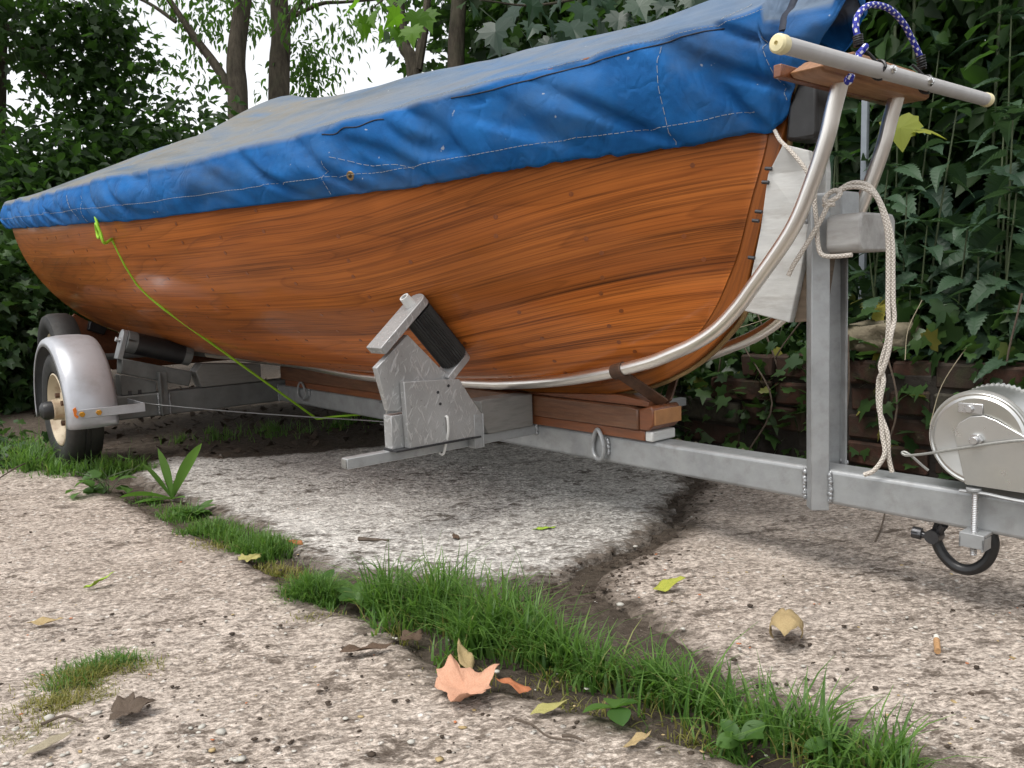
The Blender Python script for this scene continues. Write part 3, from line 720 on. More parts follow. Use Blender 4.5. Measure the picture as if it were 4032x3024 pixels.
# welds
def weldline(pts, r, n, parent=tr, seed=1):
    rr = random.Random(seed); mb = MB()
    n = int(n*1.9)
    for i in range(n):
        t = (i+.5+rr.uniform(-.4, .4))/n; P = Vector(pts[0]).lerp(Vector(pts[1]), t)+Vector((rr.uniform(-.3, .3)*r, 0, 0)); q = r*rr.uniform(.55, 1.2)
        V = []; F = []
        for a in range(5):
            th = math.pi*a/4
            for b in range(8):
                ph = 2*math.pi*b/8
                V.append(P+Vector((q*math.sin(th)*math.cos(ph), q*math.sin(th)*math.sin(ph), q*1.25*math.cos(th)))*rr.uniform(.85, 1.12))
        for a in range(4):
            for b in range(8): F.append((a*8+b, a*8+(b+1) % 8, (a+1)*8+(b+1) % 8, (a+1)*8+b))
        mb.add(V, F)
    return mb.build('weld_bead', M['weld'], parent, smooth=60)
weldline((t3(-2.352, .032, .13), t3(-2.352, .032, .19)), .0035, 10)
# winch post: two angle irons welded toe-on to either side of the beam, leaning very slightly back
def angle_iron(m, side, ztop, zbot):
    a, tck = .0215, .004
    sec = [(-.0215, .030), (0, .0515), (.0215, .030), (.0215-.005, .030), (0, .0515-.0055), (-.0215+.005, .030)]
    vs = []
    for z in (zbot, ztop):
        for ds, l in sec: vs.append(t3(-.251+ds-.010*(z-.16), side*l, z))
    fs = [(0, 1, 4, 5), (1, 2, 3, 4), (6, 7, 10, 11), (7, 8, 9, 10)]+[(i, (i+1) % 6, 6+(i+1) % 6, 6+i) for i in range(6)]
    m.add(vs, fs)
post = part('winch_post', 'paint', fn=lambda m: angle_iron(m, 1, .648, .118), bevel=.0015)
part('post_angle', 'paint', post, fn=lambda m: angle_iron(m, -1, .648, .118), bevel=.0015)
for ds, sd_ in ((-.0235, 1), (.0235, 1)):
    weldline((t3(-.251+ds, .032, .132), t3(-.251+ds, .032, .186)), .0042, 11, post, 3+int(ds*1000))
weldline((t3(-.25, -.046, .190), t3(-.23, -.034, .190)), .0035, 4, post, 8)
part('post_head', 'paint', post, fn=lambda m: m.box(-.262, -.215, -.030, .030, .605, .652), bevel=.003)
part('snubber_block', 'grey_block', post, fn=lambda m: m.lz([(.052, .552), (.060, .560), (.060, .604), (.050, .613), (-.050, .613), (-.060, .604), (-.060, .560), (-.052, .552)], -.226, -.168), bevel=.004)
weldline((t3(-.268, .048, .605), t3(-.27, .05, .648)), .0045, 7, post, 12)
# V boards that take the stem
def vboard(m, side):
    # rear edge flares out and lies along the stem, front edge meets the post
    th = .016
    def P(s, l, z): return t3(s, side*l, z)
    rear = [(-.305, .058, .735), (-.335, .055, .690), (-.352, .050, .60), (-.372, .048, .52), (-.388, .046, .458)]
    front = [(-.272, .034, .722), (-.268, .034, .690), (-.270, .034, .60), (-.285, .034, .52), (-.305, .034, .437)]
    vs = []
    for r_, f_ in zip(rear, front):
        vs += [P(*r_), P(*f_), P(f_[0], f_[1]-th, f_[2]), P(r_[0], r_[1]-th, r_[2])]
    n = len(rear); fs = [(0, 3, 2, 1), (4*n-4, 4*n-3, 4*n-2, 4*n-1)]
    for i in range(n-1):
        for k in range(4): fs.append((4*i+k, 4*i+(k+1) % 4, 4*i+4+(k+1) % 4, 4*i+4+k))
    m.add(vs, fs)
bs = part('bow_support', 'white_board', post, fn=lambda m: vboard(m, 1), bevel=.002, smooth=0)
part('bow_support', 'white_board', post, fn=lambda m: vboard(m, -1), bevel=.002, smooth=0)
part('support_gusset', 'ply_edge', post, fn=lambda m: m.sz([(-.303, .437), (-.268, .59), (-.266, .64), (-.250, .64), (-.238, .60), (-.262, .440)], -.012, .022), bevel=.001)
part('bow_pad', 'rubber', post, fn=lambda m: m.sz([(-.318, .745), (-.300, .742), (-.262, .742), (-.258, .752), (-.262, .845), (-.290, .848), (-.312, .80)], -.032, .030), bevel=.006)
for k, (s, z) in enumerate(((-.339, .678), (-.333, .70), (-.352, .63), (-.358, .615), (-.366, .552))):
    part('staple', 'dark_steel', post, fn=lambda m: m.cyl(t3(s-.005, .057, z), t3(s+.007, .056, z-.002), .0032, 8), bevel=0)
# bow arm with side roller
S = -.974
arm = part('roller_arm', 'paint', fn=lambda m: m.box(S-.011, S+.011, .031, .538, .1665, .1885), bevel=.0018)
part('end_plug', 'grey_wood', arm, fn=lambda m: m.box(S-.009, S+.009, .536, .5405, .1685, .1865), bevel=.001)
weldline((t3(S+.011, .033, .168), t3(S+.011, .033, .188)), .004, 4, arm, 5)
part('roller_arm', 'paint', fn=lambda m: m.box(S-.011, S+.011, -.538, -.031, .1665, .1885), bevel=.0018)
cr = part('roller_cradle', 'plate', fn=lambda m: m.lz([(.413, .330), (.272, .322), (.238, .271), (.214, .240), (.218, .192), (.407, .192)], -.956, -.939), bevel=.0015)
part('packing_plate', 'plate', cr, fn=lambda m: m.lz([(.436, .262), (.30, .262), (.27, .192), (.436, .192)], -.986, -.9565), bevel=.0015)
part('cradle_plate', 'plate', cr, fn=lambda m: m.lz([(.386, .424), (.464, .362), (.440, .272), (.40, .267), (.285, .267), (.262, .318), (.305, .345)], -.974, -.957), bevel=.0015)
ax0, ax1 = Vector((.352, .468)), Vector((.262, .366)); ad = (ax1-ax0).normalized(); an = Vector((ad.y, -ad.x))   # along roller, and away from hull
if an.x < 0: an = -an
def LZ(q, s): return t3(s, q.x, q.y)
def cheek(m, c, h0, h1, t0, t1, s0, s1, rnd=True):
    A = [c+ad*t0+an*h0, c+ad*t1+an*h0, c+ad*t1+an*h1, c+ad*t0+an*h1]
    n = 8; poly = [(h1, s0), (h0+.02, s0)]+[(h0+.02-.02*math.sin(math.pi*i/n), (s0+s1)/2-(s1-s0)/2*math.cos(math.pi*i/n)) for i in range(1, n)]+[(h0+.02, s1), (h1, s1)]
    m.prism(poly, lambda h, s, t: LZ(c+ad*t+an*h, s), t0, t1)
part('cheek', 'plate', cr, fn=lambda m: cheek(m, ax0, -.034, .125, -.022, -.004, -1.0, -.944), bevel=.0015)
part('cheek', 'plate', cr, fn=lambda m: cheek(m, ax1, -.030, .052, .004, .020, -1.0, -.944), bevel=.0015)
# ribbed roller
def ribbed(m, c0, c1, r, s, n=34):
    prof = []
    for k in range(n*2):
        a = math.pi*k/n; rr = r*(1.0 if k % 2 else .925); prof.append((rr*math.cos(a), rr*math.sin(a)))
    m.prism(prof, lambda a, b, t: LZ(c0.lerp(c1, t)+an*a, s+b), 0., 1.)
rol = part('side_roller', 'rubber', fn=lambda m: ribbed(m, ax0, ax1, .033, -.972), bevel=0, smooth=20)
part('roller_bush', 'paint', rol, fn=lambda m: m.cyl(LZ(ax0-ad*.003, -.972), LZ(ax0+ad*.001, -.972), .012, 18), bevel=0)
part('roller_pin', 'white_plastic', rol, fn=lambda m: m.lathe([(.007, -.030), (.007, -.044), (.0105, -.044), (.0125, -.02)], LZ(ax0, -.972), LZ(ad, 0), 18), bevel=0)
part('packing_block', 'grey_wood', cr, fn=lambda m: m.lz([(.205, .264), (.198, .268), (.052, .265), (.052, .190), (.186, .1895), (.202, .215)], -1.0, -.953), bevel=.002)
part('angle_bracket', 'paint', arm, fn=lambda m: m.box(-.9625, -.9385, .2135, .237, .1655, .2405).box(-.9625, -.9375, .2105, .2135, .1655, .2405), bevel=.001)
part('felt_strip', 'felt', cr, fn=lambda m: m.box(-.986, -.9365, .22, .44, .1885, .1925), bevel=.0005)
part('cable_tie', 'white_plastic', cr, fn=lambda m: m.tube(smooth_path([t3(-.9385, .312, .247), t3(-.933, .312, .243), t3(-.934, .311, .215), t3(-.944, .310, .190), t3(-.958, .309, .163), t3(-.972, .309, .1635)], 5), .0028, 6), bevel=0)
for (l, z) in ((.302, .311), (.325, .275), (.33, .300)): part('screw_hole', 'dark_steel', cr, fn=lambda m: m.cyl(t3(-.9398, l, z), t3(-.9380, l, z), .0032, 10), bevel=0)
# lashing rings on the beam
def ring(c, w, h, r=.0042, name='lashing_ring', parent=tr):
    pts = []
    for i in range(21):
        a = 2*math.pi*i/20; pts.append(t3(c[0]+w*math.cos(a)*(1-.25*math.sin(a)), c[1]+.004*math.cos(a), c[2]+h*math.sin(a)))
    part(name, 'bolt' if r > .005 else 'paint', parent, bevel=0, fn=lambda m: m.tube(pts, r, 8, False))
ring((-.757, .041, .168), .0195, .033, .0048); weldline((t3(-.735, .033, .150), t3(-.735, .033, .182)), .0045, 7, tr, 21)
ring((-2.15, .041, .182), .036, .030, .004); weldline((t3(-2.108, .033, .165), t3(-2.108, .033, .20)), .004, 6, tr, 22)
# rear roller and its packing on the cross beam
Sx = -2.36
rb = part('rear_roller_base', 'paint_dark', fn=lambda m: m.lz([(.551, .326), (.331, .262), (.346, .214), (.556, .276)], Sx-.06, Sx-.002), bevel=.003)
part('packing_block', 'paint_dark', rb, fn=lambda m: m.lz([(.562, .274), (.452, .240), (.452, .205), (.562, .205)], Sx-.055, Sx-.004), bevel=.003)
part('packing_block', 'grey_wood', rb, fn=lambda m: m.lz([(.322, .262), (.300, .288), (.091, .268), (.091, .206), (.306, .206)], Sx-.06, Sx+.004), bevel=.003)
r0, r1 = Vector((.520, .376)), Vector((.330, .318))
ad, an = (r1-r0).normalized(), Vector(((r1-r0).normalized().y, -(r1-r0).normalized().x))
if an.y > 0: an = -an
rr2 = part('rear_roller', 'rubber', fn=lambda m: m.prism([(.036*math.cos(2*math.pi*k/28), .036*math.sin(2*math.pi*k/28)) for k in range(28)], lambda a, b, t: LZ(r0.lerp(r1, t)+an*a, Sx-.03+b), 0., 1.), bevel=.003)
part('roller_bush', 'paint_dark', rr2, fn=lambda m: m.cyl(LZ(r0-ad*.010, Sx-.03), LZ(r0+ad*.022, Sx-.03), .0365, 24), bevel=.001)
part('roller_bush', 'paint_dark', rr2, fn=lambda m: m.cyl(LZ(r1-ad*.022, Sx-.03), LZ(r1+ad*.004, Sx-.03), .0365, 24), bevel=.001)
part('cheek', 'paint', rr2, fn=lambda m: cheek(m, r0, -.036, .062, -.026, -.011, Sx-.052, Sx-.006), bevel=.0015)
part('roller_pin', 'bolt', rr2, fn=lambda m: m.cyl(LZ(r0-ad*.040, Sx-.03), LZ(r0-ad*.02, Sx-.03), .008, 14), bevel=.001)
part('upright_bracket', 'paint_dark', fn=lambda m: m.box(-2.355, -2.351, .420, .450, .130, .272).box(-2.351, -2.330, .446, .450, .130, .272), bevel=.001)
weldline((t3(-2.350, .417, .132), t3(-2.350, .417, .20)), .004, 9, tr, 31)
weldline((t3(-2.350, .453, .132), t3(-2.350, .453, .20)), .004, 9, tr, 32)
for l, z in ((.505, .207), (.535, .207)): part('bolt', 'dark_steel', fn=lambda m: m.cyl(t3(-2.37, l, z-.004), t3(-2.37, l, z+.012), .009, 6), bevel=0)
# tie strip from axle to a rod clamp
def strip():
    m = MB(); a = smooth_path([t3(-2.335, .52, .183), t3(-2.31, .46, .168), t3(-2.1, .32, .150), t3(-1.85, .18, .139), t3(-1.64, .075, .134), t3(-1.565, .06, .1345)], 8)
    m.tube(a, .0028, 6, squash=.6); return m.build('tie_strip', M['paint'], tr)
strip()
part('clamp_rod', 'bolt', fn=lambda m: m.cyl(t3(-1.577, .06, .200), t3(-1.577, .06, .122), .004, 8), bevel=0)
part('clamp_plate', 'paint_dark', fn=lambda m: m.box(-1.60, -1.555, -.05, .072, .126, .1285), bevel=.001)
part('clamp_plate', 'paint_dark', fn=lambda m: m.box(-1.60, -1.555, -.05, .072, .19, .194), bevel=.001)
part('clamp_nut', 'bolt', fn=lambda m: m.cyl(t3(-1.577, .06, .1205), t3(-1.577, .06, .1260), .0075, 6), bevel=0)
# wheels
def wheel(side, parent=None):
    c = t3(-2.375, side*.705, .182); axv = t3(0, side, 0)
    prof = [(.108, .030), (.118, .046), (.140, .052), (.160, .051), (.172, .045), (.1795, .036), (.182, .020), (.182, .010), (.1795, .0085), (.1795, .0055), (.182, .004), (.182, -.004), (.1795, -.0055), (.1795, -.0085), (.182, -.010), (.182, -.020), (.1795, -.036), (.172, -.045), (.140, -.052), (.118, -.046), (.108, -.03)]
    wh_ = part('wheel', 'tyre', bevel=0, fn=lambda m: m.lathe(prof, c, axv, 56, True))
    part('rim', 'rim', wh_, bevel=0, fn=lambda m: m.lathe([(.113, .044), (.109, .046), (.104, .040), (.098, .022), (.088, .014), (.062, .020), (.050, .028), (.030, .030), (.0, .030)], c, axv, 48))
    part('hub', 'rim', wh_, bevel=0, fn=lambda m: m.lathe([(.032, .026), (.032, .055), (.027, .058), (.0, .058)], c, axv, 28))
    part('hub_cap', 'rubber', wh_, bevel=0, fn=lambda m: m.lathe([(.028, .052), (.0285, .072), (.025, .084), (.016, .090), (0, .091)], c, axv, 28))
    for k in range(4):
        a = math.pi*.5*k+.5; q = c+Vector((.047*math.cos(a), 0, .047*math.sin(a))); part('wheel_nut', 'rust', wh_, bevel=0, fn=lambda m: m.cyl(q+axv*.024, q+axv*.040, .0085, 6))
    # mudguard: a curved sheet with rolled shoulders
    cs = (-2.37, .18); r0 = .225; nA, sec = 44, [(-.069, -.026), (-.068, -.014), (-.064, -.005), (-.055, 0), (-.03, .004), (0, .005), (.03, .004), (.055, 0), (.064, -.005), (.068, -.014), (.069, -.026)]
    V = []; F = []; ns_ = len(sec)
    for i in range(nA+1):
        a = R(-9+199*i/nA)
        for (dl, dr) in sec:
            V.append(t3(cs[0]+(r0+dr)*math.cos(a), side*(.700+dl), cs[1]+(r0+dr)*math.sin(a)))
    for i in range(nA):
        for k in range(ns_-1):
            q = i*ns_+k; F.append((q, q+1, q+ns_+1, q+ns_))
    me = bpy.data.meshes.new('mudguard'); me.from_pydata([tuple(v) for v in V], [], F); me.polygons.foreach_set('use_smooth', [True]*len(F)); me.materials.append(M['mudguard']); me.update()
    mg = link('mudguard', me, tr); md = mg.modifiers.new('thick', 'SOLIDIFY'); md.thickness = .003; md.offset = 0
    part('stay', 'mudguard', mg, bevel=.001, fn=lambda m: m.box(-2.139, -2.135, side*.56, side*.745, .176, .202).box(-2.30, -2.139, side*.56, side*.564, .176, .202))
    for l in (.690, .735): part('stay_bolt', 'yellow_bolt', mg, bevel=.001, fn=lambda m: m.cyl(t3(-2.136, side*l, .189), t3(-2.129, side*l, .189), .0082, 6))
    if side > 0: part('paint_chip', 'orange', mg, bevel=0, smooth=0, fn=lambda m: m.lz([(.757, .206), (.750, .211), (.747, .200), (.750, .190), (.744, .184), (.748, .178), (.755, .186)], -2.1385, -2.1340))
    part('rear_bolt', 'bolt', mg, bevel=.001, fn=lambda m: m.cyl(t3(-2.585, side*.70, .215), t3(-2.635, side*.70, .215), .014, 14))
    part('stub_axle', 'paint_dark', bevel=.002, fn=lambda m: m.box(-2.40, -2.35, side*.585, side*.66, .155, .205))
wheel(1); wheel(-1)
# winch
wc = t3(.006, .050, .272)
wn = part('winch', 'alu_drum', fn=lambda m: m.sz([(-.008, .203), (.17, .203), (.17, .245), (.075, .280), (.030, .303), (.014, .308), (-.004, .305), (-.019, .294), (-.026, .278), (-.022, .262)], .046, .0485), bevel=.001)
part('winch_side', 'alu_drum', wn, fn=lambda m: m.sz([(-.008, .203), (.17, .203), (.17, .245), (.075, .280), (.030, .303), (.014, .308), (-.004, .305), (-.019, .294), (-.026, .278), (-.022, .262)], -.050, -.0475), bevel=.001)
part('winch_base', 'alu_drum', wn, fn=lambda m: m.box(-.008, .17, -.0475, .046, .2035, .206), bevel=.0005)
FL = [(.0, .0), (.026, .0), (.030, .003), (.046, .003), (.051, .0062), (.0565, .0062), (.0605, .0015), (.0645, .0005), (.0672, .003), (.0676, .006), (.0664, .0072), (.064, .006), (.060, .0085), (.0, .0095)]
part('drum_flange', 'alu_drum', wn, bevel=0, fn=lambda m: m.lathe([(r_, h_) for r_, h_ in FL[:-1]]+[(.0, .0005)], t3(.006, .0375, .272), t3(0, 1, 0), 64))
GT = [(.0, 0), (.072, 0), (.072, .008), (0, .008)]
def gear(m):
    n = 64; prof = []
    for k in range(n*2):
        a = math.pi*k/n; r_ = .0745 if k % 2 else .0715; prof.append((.006+r_*math.cos(a), .272+r_*math.sin(a)))
    m.sz(prof, -.040, -.032)
part('gear_wheel', 'alu_drum', wn, bevel=0, fn=gear)
part('drum', 'alu_drum', wn, bevel=0, fn=lambda m: m.cyl(t3(.006, -.031, .272), t3(.006, .038, .272), .0715, 56).cyl(t3(.006, -.045, .272), t3(.006, -.043, .272), .02, 20))
part('axle_nut', 'bolt', wn, bevel=.001, fn=lambda m: m.cyl(t3(.006, .0487, .272), t3(.006, .056, .272), .0098, 6).cyl(t3(.006, .056, .272), t3(.006, .062, .272), .0055, 14))
part('rope_clamp', 'bolt', wn, bevel=.001, fn=lambda m: m.box(-.022, .012, .0435, .0465, .309, .324).cyl(t3(-.006, .0465, .316), t3(-.006, .0515, .316), .006, 6))
def wcable(m):
    m.tube(smooth_path([t3(.10, .045, .276), t3(.07, .052, .279), t3(.035, .058, .272), t3(-.02, .060, .256), t3(-.06, .058, .244), t3(-.088, .055, .237), t3(-.0965, .054, .2375), t3(-.0985, .053, .2400), t3(-.094, .052, .2405), t3(-.085, .050, .235), t3(-.070, .047, .222), t3(-.062, .045, .2155)], 7), .0021, 7)
part('winch_cable', 'wire', wn, bevel=0, fn=wcable)
part('clamp_bar', 'paint', wn, bevel=.001, fn=lambda m: m.tube(smooth_path([t3(-.016, .046, .1925), t3(.02, .047, .1935), t3(.06, .049, .1915), t3(.16, .05, .190)], 5), .0042, 8, squash=.6).cyl(t3(.003, .045, .195), t3(.003, .045, .199), .0105, 18))
part('clamp_rod', 'bolt', wn, bevel=0, fn=lambda m: m.lathe([(r_, .0975+i*.00135) for i in range(72) for r_ in ((.0047 if i % 2 else .0040),)], t3(.0055, .045, 0), (0, 0, 1), 14))
part('clamp_channel', 'paint', wn, bevel=.001, fn=lambda m: m.lz([(.060, .112), (.060, .1335), (-.06, .1335), (-.06, .112), (-.056, .112), (-.056, .1285), (.056, .1285), (.056, .112)], -.010, .024).box(-.010, -.0065, .030, .060, .1115, .128).box(.0205, .024, .030, .060, .1085, .128))
part('clamp_nut', 'bolt', wn, bevel=.0005, fn=lambda m: m.cyl(t3(.0055, .045, .116), t3(.0055, .045, .124), .0085, 6))

# ------------------------------------------------------------------ shackle hanging under the tongue
sh = tthing('tow_shackle', 'black plastic sleeved bow shackle hanging under the winch on the draw beam', 'shackle', (-.025, 0, .05))
part('bow', 'black_cord', sh, bevel=0, fn=lambda m: m.tube(smooth_path([t3(-.058, .004, .128), t3(-.064, .004, .10), t3(-.055, .004, .077), t3(-.035, .003, .060), t3(-.012, .002, .060), t3(.008, .001, .077), t3(.017, 0, .104), t3(.012, 0, .128)], 6), .0085, 12))
part('jaw', 'dark_steel', sh, bevel=0, fn=lambda m: m.tube(smooth_path([t3(-.046, .02, .128), t3(-.058, .012, .112), t3(-.064, .006, .106)], 4), .006, 10).cyl(t3(-.064, .0, .105), t3(-.064, .024, .105), .011, 16))
part('pin', 'dark_steel', sh, bevel=.001, fn=lambda m: m.cyl(t3(-.092, .02, .106), t3(-.055, .016, .103), .0055, 12).cyl(t3(-.094, .021, .107), t3(-.080, .019, .106), .0095, 14))

# ------------------------------------------------------------------ launching trolley
tl = tthing('launching_trolley', 'launching trolley with bent aluminium tubes and timber keel beam under the dinghy', 'trolley', (-1.6, 0, .19))
TUB = [(-.185, .812), (-.197, .77), (-.208, .727), (-.233, .660), (-.268, .589), (-.342, .497), (-.374, .461), (-.413, .427), (-.461, .400), (-.509, .381), (-.561, .3625), (-.629, .345), (-.689, .331), (-.826, .308), (-.982, .291), (-1.127, .283), (-1.63, .268), (-2.03, .281), (-2.4, .282), (-2.85, .283)]
for sd_ in (1, -1):
    path = smooth_path([t3(s, sd_*.093, z) for s, z in TUB], 6)
    part('side_tube', 'tube', tl, bevel=0, fn=lambda m: m.tube(path, .0127, 20), smooth=60)
part('keel_beam', 'timber', tl, fn=lambda m: m.sz([(-2.30, .212), (-2.30, .259), (-.665, .2605), (-.640, .256), (-.640, .2125)], -.045, .045), bevel=.003)
part('nose_end', 'timber_end', tl, fn=lambda m: m.box(-.5995, -.596, -.042, .042, .2265, .2575), bevel=.001)
part('beam_nose', 'timber_red', tl, fn=lambda m: m.sz([(-.6395, .213), (-.6395, .2565), (-.607, .266), (-.600, .258), (-.600, .226), (-.615, .213)], -.043, .043), bevel=.004)
part('under_strip', 'timber_red', tl, fn=lambda m: m.box(-2.28, -.628, -.038, .038, .1905, .2115), bevel=.002)
part('strip_end', 'white_board', tl, fn=lambda m: m.box(-.6275, -.608, -.037, .0375, .1905, .2115), bevel=.003)
part('keel_wedge', 'timber_red', tl, fn=lambda m: m.sz([(-.98, .2610), (-.62, .2615), (-.62, .272), (-.70, .281), (-.98, .264)], -.034, .034), bevel=.001)
# brown steel V strap with clamps round both tubes
def strap(m, sd_):
    if True:
        a, b = t3(-.640, sd_*.088, .331), t3(-.604, sd_*.006, .268)
        d = (b-a).normalized(); wv = Vector((.62, 0, .42)); wv = (wv-d*wv.dot(d)).normalized()*.0135; n = d.cross(wv).normalized()*.0022
        m.hexa([a-wv-n, a+wv-n, a+wv+n, a-wv+n, b-wv-n, b+wv-n, b+wv+n, b-wv+n])
for sd_ in (1, -1): part('bow_strap', 'rust', tl, fn=lambda m: strap(m, sd_), bevel=.0008)
for sd_ in (1, -1):
    d = Vector((.93, 0, .26)).normalized(); part('tube_clip', 'rust', tl, bevel=.001, fn=lambda m: m.lathe([(.0132, -.014), (.0158, -.014), (.0158, .014), (.0132, .014)], t3(-.645, sd_*.093, .3405), d, 24, True))
# handle
hw = part('handle_block', 'handle_wood', tl, fn=lambda m: m.prism([(.200, .810), (.188, .804), (-.148, .804), (-.160, .810), (-.148, .834), (-.10, .845), (.10, .845), (.160, .830)], lambda l, z, s: t3(s, l, z), -.210, -.160), bevel=.003)
part('backing_block', 'timber_red', hw, fn=lambda m: m.box(-.224, -.2105, -.15, .218, .803, .822), bevel=.002)
hb = part('handle_bar', 'sleeve', tl, bevel=0, fn=lambda m: m.cyl(t3(-.141, .325, .814), t3(-.141, -.345, .824), .0112, 28), smooth=60)
for (a, b) in ((.322, .345), (-.342, -.352)):
    part('end_cap', 'cream', hb, bevel=0, fn=lambda m: m.lathe([(.0, -.004), (.0026, -.004), (.0030, .0), (.0098, -.001), (.0124, -.004), (.0127, -.016), (.0110, -.020)] if a > 0 else [(.0110, .012), (.0122, .008), (.0124, -.004), (.0098, -.0075), (0, -.008)], t3(-.141, b, .8137 if a > 0 else .824), t3(0, 1, 0), 28))
for l in (.045, -.085):
    part('coach_bolt', 'bolt', hb, bevel=.0008, fn=lambda m: m.cyl(t3(-.1335, l, .820), t3(-.1265, l, .8205), .0066, 6).cyl(t3(-.1265, l, .8205), t3(-.124, l, .8205), .004, 12))
# rear cradle and trolley wheel
part('rear_cradle', 'timber_red', tl, fn=lambda m: m.lz([(.505, .440), (.485, .462), (.43, .425), (.312, .368), (.20, .34), (.0, .305), (-.20, .34), (-.312, .368), (-.43, .425), (-.485, .462), (-.505, .44), (-.49, .33), (-.36, .225), (.36, .225), (.49, .33)], -3.215, -3.195), bevel=.002)
part('cradle_pad', 'rubber', tl, fn=lambda m: m.lz([(.438, .431), (.377, .400), (.391, .372), (.447, .396)], -3.194, -3.16), bevel=.003)
for sd_ in (1, -1):
    tp = [(.10, .026), (.125, .046), (.150, .050), (.168, .044), (.176, .03), (.178, 0), (.176, -.03), (.168, -.044), (.150, -.05), (.125, -.046), (.10, -.026)]
    wq = part('trolley_wheel', 'tyre', tl, bevel=0, fn=lambda m: m.lathe(tp, t3(-3.02, sd_*.585, .292), t3(0, 1, 0), 48, True))
    part('wheel_disc', 'rim', wq, bevel=0, fn=lambda m: m.lathe([(.104, .03), (.09, .02), (.03, .03), (0, .03)], t3(-3.02, sd_*.585, .292), t3(0, sd_, 0), 36))
part('trolley_axle', 'paint_dark', tl, fn=lambda m: m.cyl(t3(-3.02, -.54, .292), t3(-3.02, .54, .292), .013, 14).box(-3.21, -3.0, -.05, .05, .262, .282), bevel=0)

# ------------------------------------------------------------------ bungee on the handle
bg_ = tthing('bungee_cord', 'blue and white flecked bungee cord looped over the handle bar', 'bungee cord', (-.16, 0, .84))
bpath = smooth_path([t3(-.155, .102, .862), t3(-.158, .104, .876), t3(-.160, .098, .892), t3(-.160, .082, .907), t3(-.160, .058, .918), t3(-.160, .030, .923), t3(-.160, -.002, .924), t3(-.160, -.035, .918), t3(-.160, -.062, .907), t3(-.160, -.084, .893), t3(-.158, -.100, .878), t3(-.156, -.110, .866)], 10)
part('cord', 'bungee', bg_, bevel=0, fn=lambda m: m.tube(bpath, .0047, 14), smooth=70)
def coil(m, a, b, r, n):
    A, B = Vector(a), Vector(b); d = (B-A).normalized(); u = d.orthogonal().normalized(); v = d.cross(u)
    m.tube([A+(B-A)*(i/(n*12))+r*(math.cos(2*math.pi*i/12)*u+math.sin(2*math.pi*i/12)*v) for i in range(n*12+1)], .0017, 6)
part('hook_coil', 'black_cord', bg_, bevel=0, fn=lambda m: coil(m, t3(-.155, .1005, .851), t3(-.156, .102, .866), .006, 5))
part('hook_coil', 'black_cord', bg_, bevel=0, fn=lambda m: coil(m, t3(-.154, -.113, .848), t3(-.156, -.109, .868), .006, 5))
part('knot', 'bungee', bg_, bevel=0, fn=lambda m: m.tube(smooth_path([t3(-.150, .108, .838), t3(-.144, .104, .846), t3(-.148, .096, .848), t3(-.155, .098, .841), t3(-.152, .106, .838), t3(-.150, .112, .830), t3(-.150, .120, .824)], 6), .0050, 10).tube(smooth_path([t3(-.140, .150, .800), t3(-.146, .145, .793), t3(-.152, .138, .797), t3(-.150, .130, .803)], 6), .0052, 10), smooth=70)
def hook(m, l0):
    pts = []
    for i in range(15):
        a = R(110-300*i/14); pts.append(t3(-.141+.0128*math.sin(a)*1.0, l0-.022*i/14*.6, .819+.0130*math.cos(a)))
    m.tube([t3(-.152, l0+.022, .848), t3(-.146, l0+.014, .840)]+pts, .0024, 8)
part('hook', 'black_cord', bg_, bevel=0, fn=lambda m: hook(m, .072))
part('hook', 'black_cord', bg_, bevel=0, fn=lambda m: hook(m, -.092))

# ------------------------------------------------------------------ rope on the post
rp = tthing('mooring_rope', 'off white braided rope knotted round the top of the winch post', 'rope', (-.15, .03, .19))
part('hanging_end', 'rope', rp, bevel=0, smooth=70, fn=lambda m: m.tube(smooth_path([t3(-.212, .052, .646), t3(-.195, .050, .653), t3(-.172, .045, .650), t3(-.155, .038, .636), t3(-.146, .033, .61), t3(-.139, .030, .572), t3(-.137, .030, .515), t3(-.136, .031, .471), t3(-.133, .034, .440), t3(-.136, .031, .41), t3(-.143, .030, .385), t3(-.147, .029, .368), t3(-.139, .034, .348), t3(-.143, .036, .31), t3(-.139, .035, .262), t3(-.134, .036, .23), t3(-.147, .042, .203), t3(-.162, .046, .1935)], 8), .0037, 12))
part('hanging_end', 'rope', rp, bevel=0, smooth=70, fn=lambda m: m.tube(smooth_path([t3(-.214, .046, .650), t3(-.19, .044, .660), t3(-.165, .039, .652), t3(-.148, .031, .62), t3(-.135, .025, .572), t3(-.132, .025, .515), t3(-.130, .026, .471), t3(-.128, .026, .445), t3(-.128, .036, .42), t3(-.131, .038, .39), t3(-.140, .037, .362), t3(-.149, .030, .344), t3(-.147, .030, .30), t3(-.133, .030, .262), t3(-.131, .028, .225), t3(-.126, .026, .2)], 8), .0037, 12))
part('knot', 'rope', rp, bevel=0, smooth=70, fn=lambda m: m.tube(smooth_path([t3(-.226, .066, .627), t3(-.215, .070, .632), t3(-.204, .068, .637), t3(-.202, .060, .645), t3(-.212, .058, .650), t3(-.222, .060, .645), t3(-.225, .066, .636), t3(-.216, .071, .628), t3(-.206, .068, .628)], 7), .0039, 12))
part('loose_end', 'rope', rp, bevel=0, smooth=70, fn=lambda m: m.tube(smooth_path([t3(-.214, .070, .635), t3(-.225, .071, .61), t3(-.240, .072, .585), t3(-.258, .073, .558), t3(-.274, .074, .535), t3(-.283, .074, .518)], 7), .0039, 12))
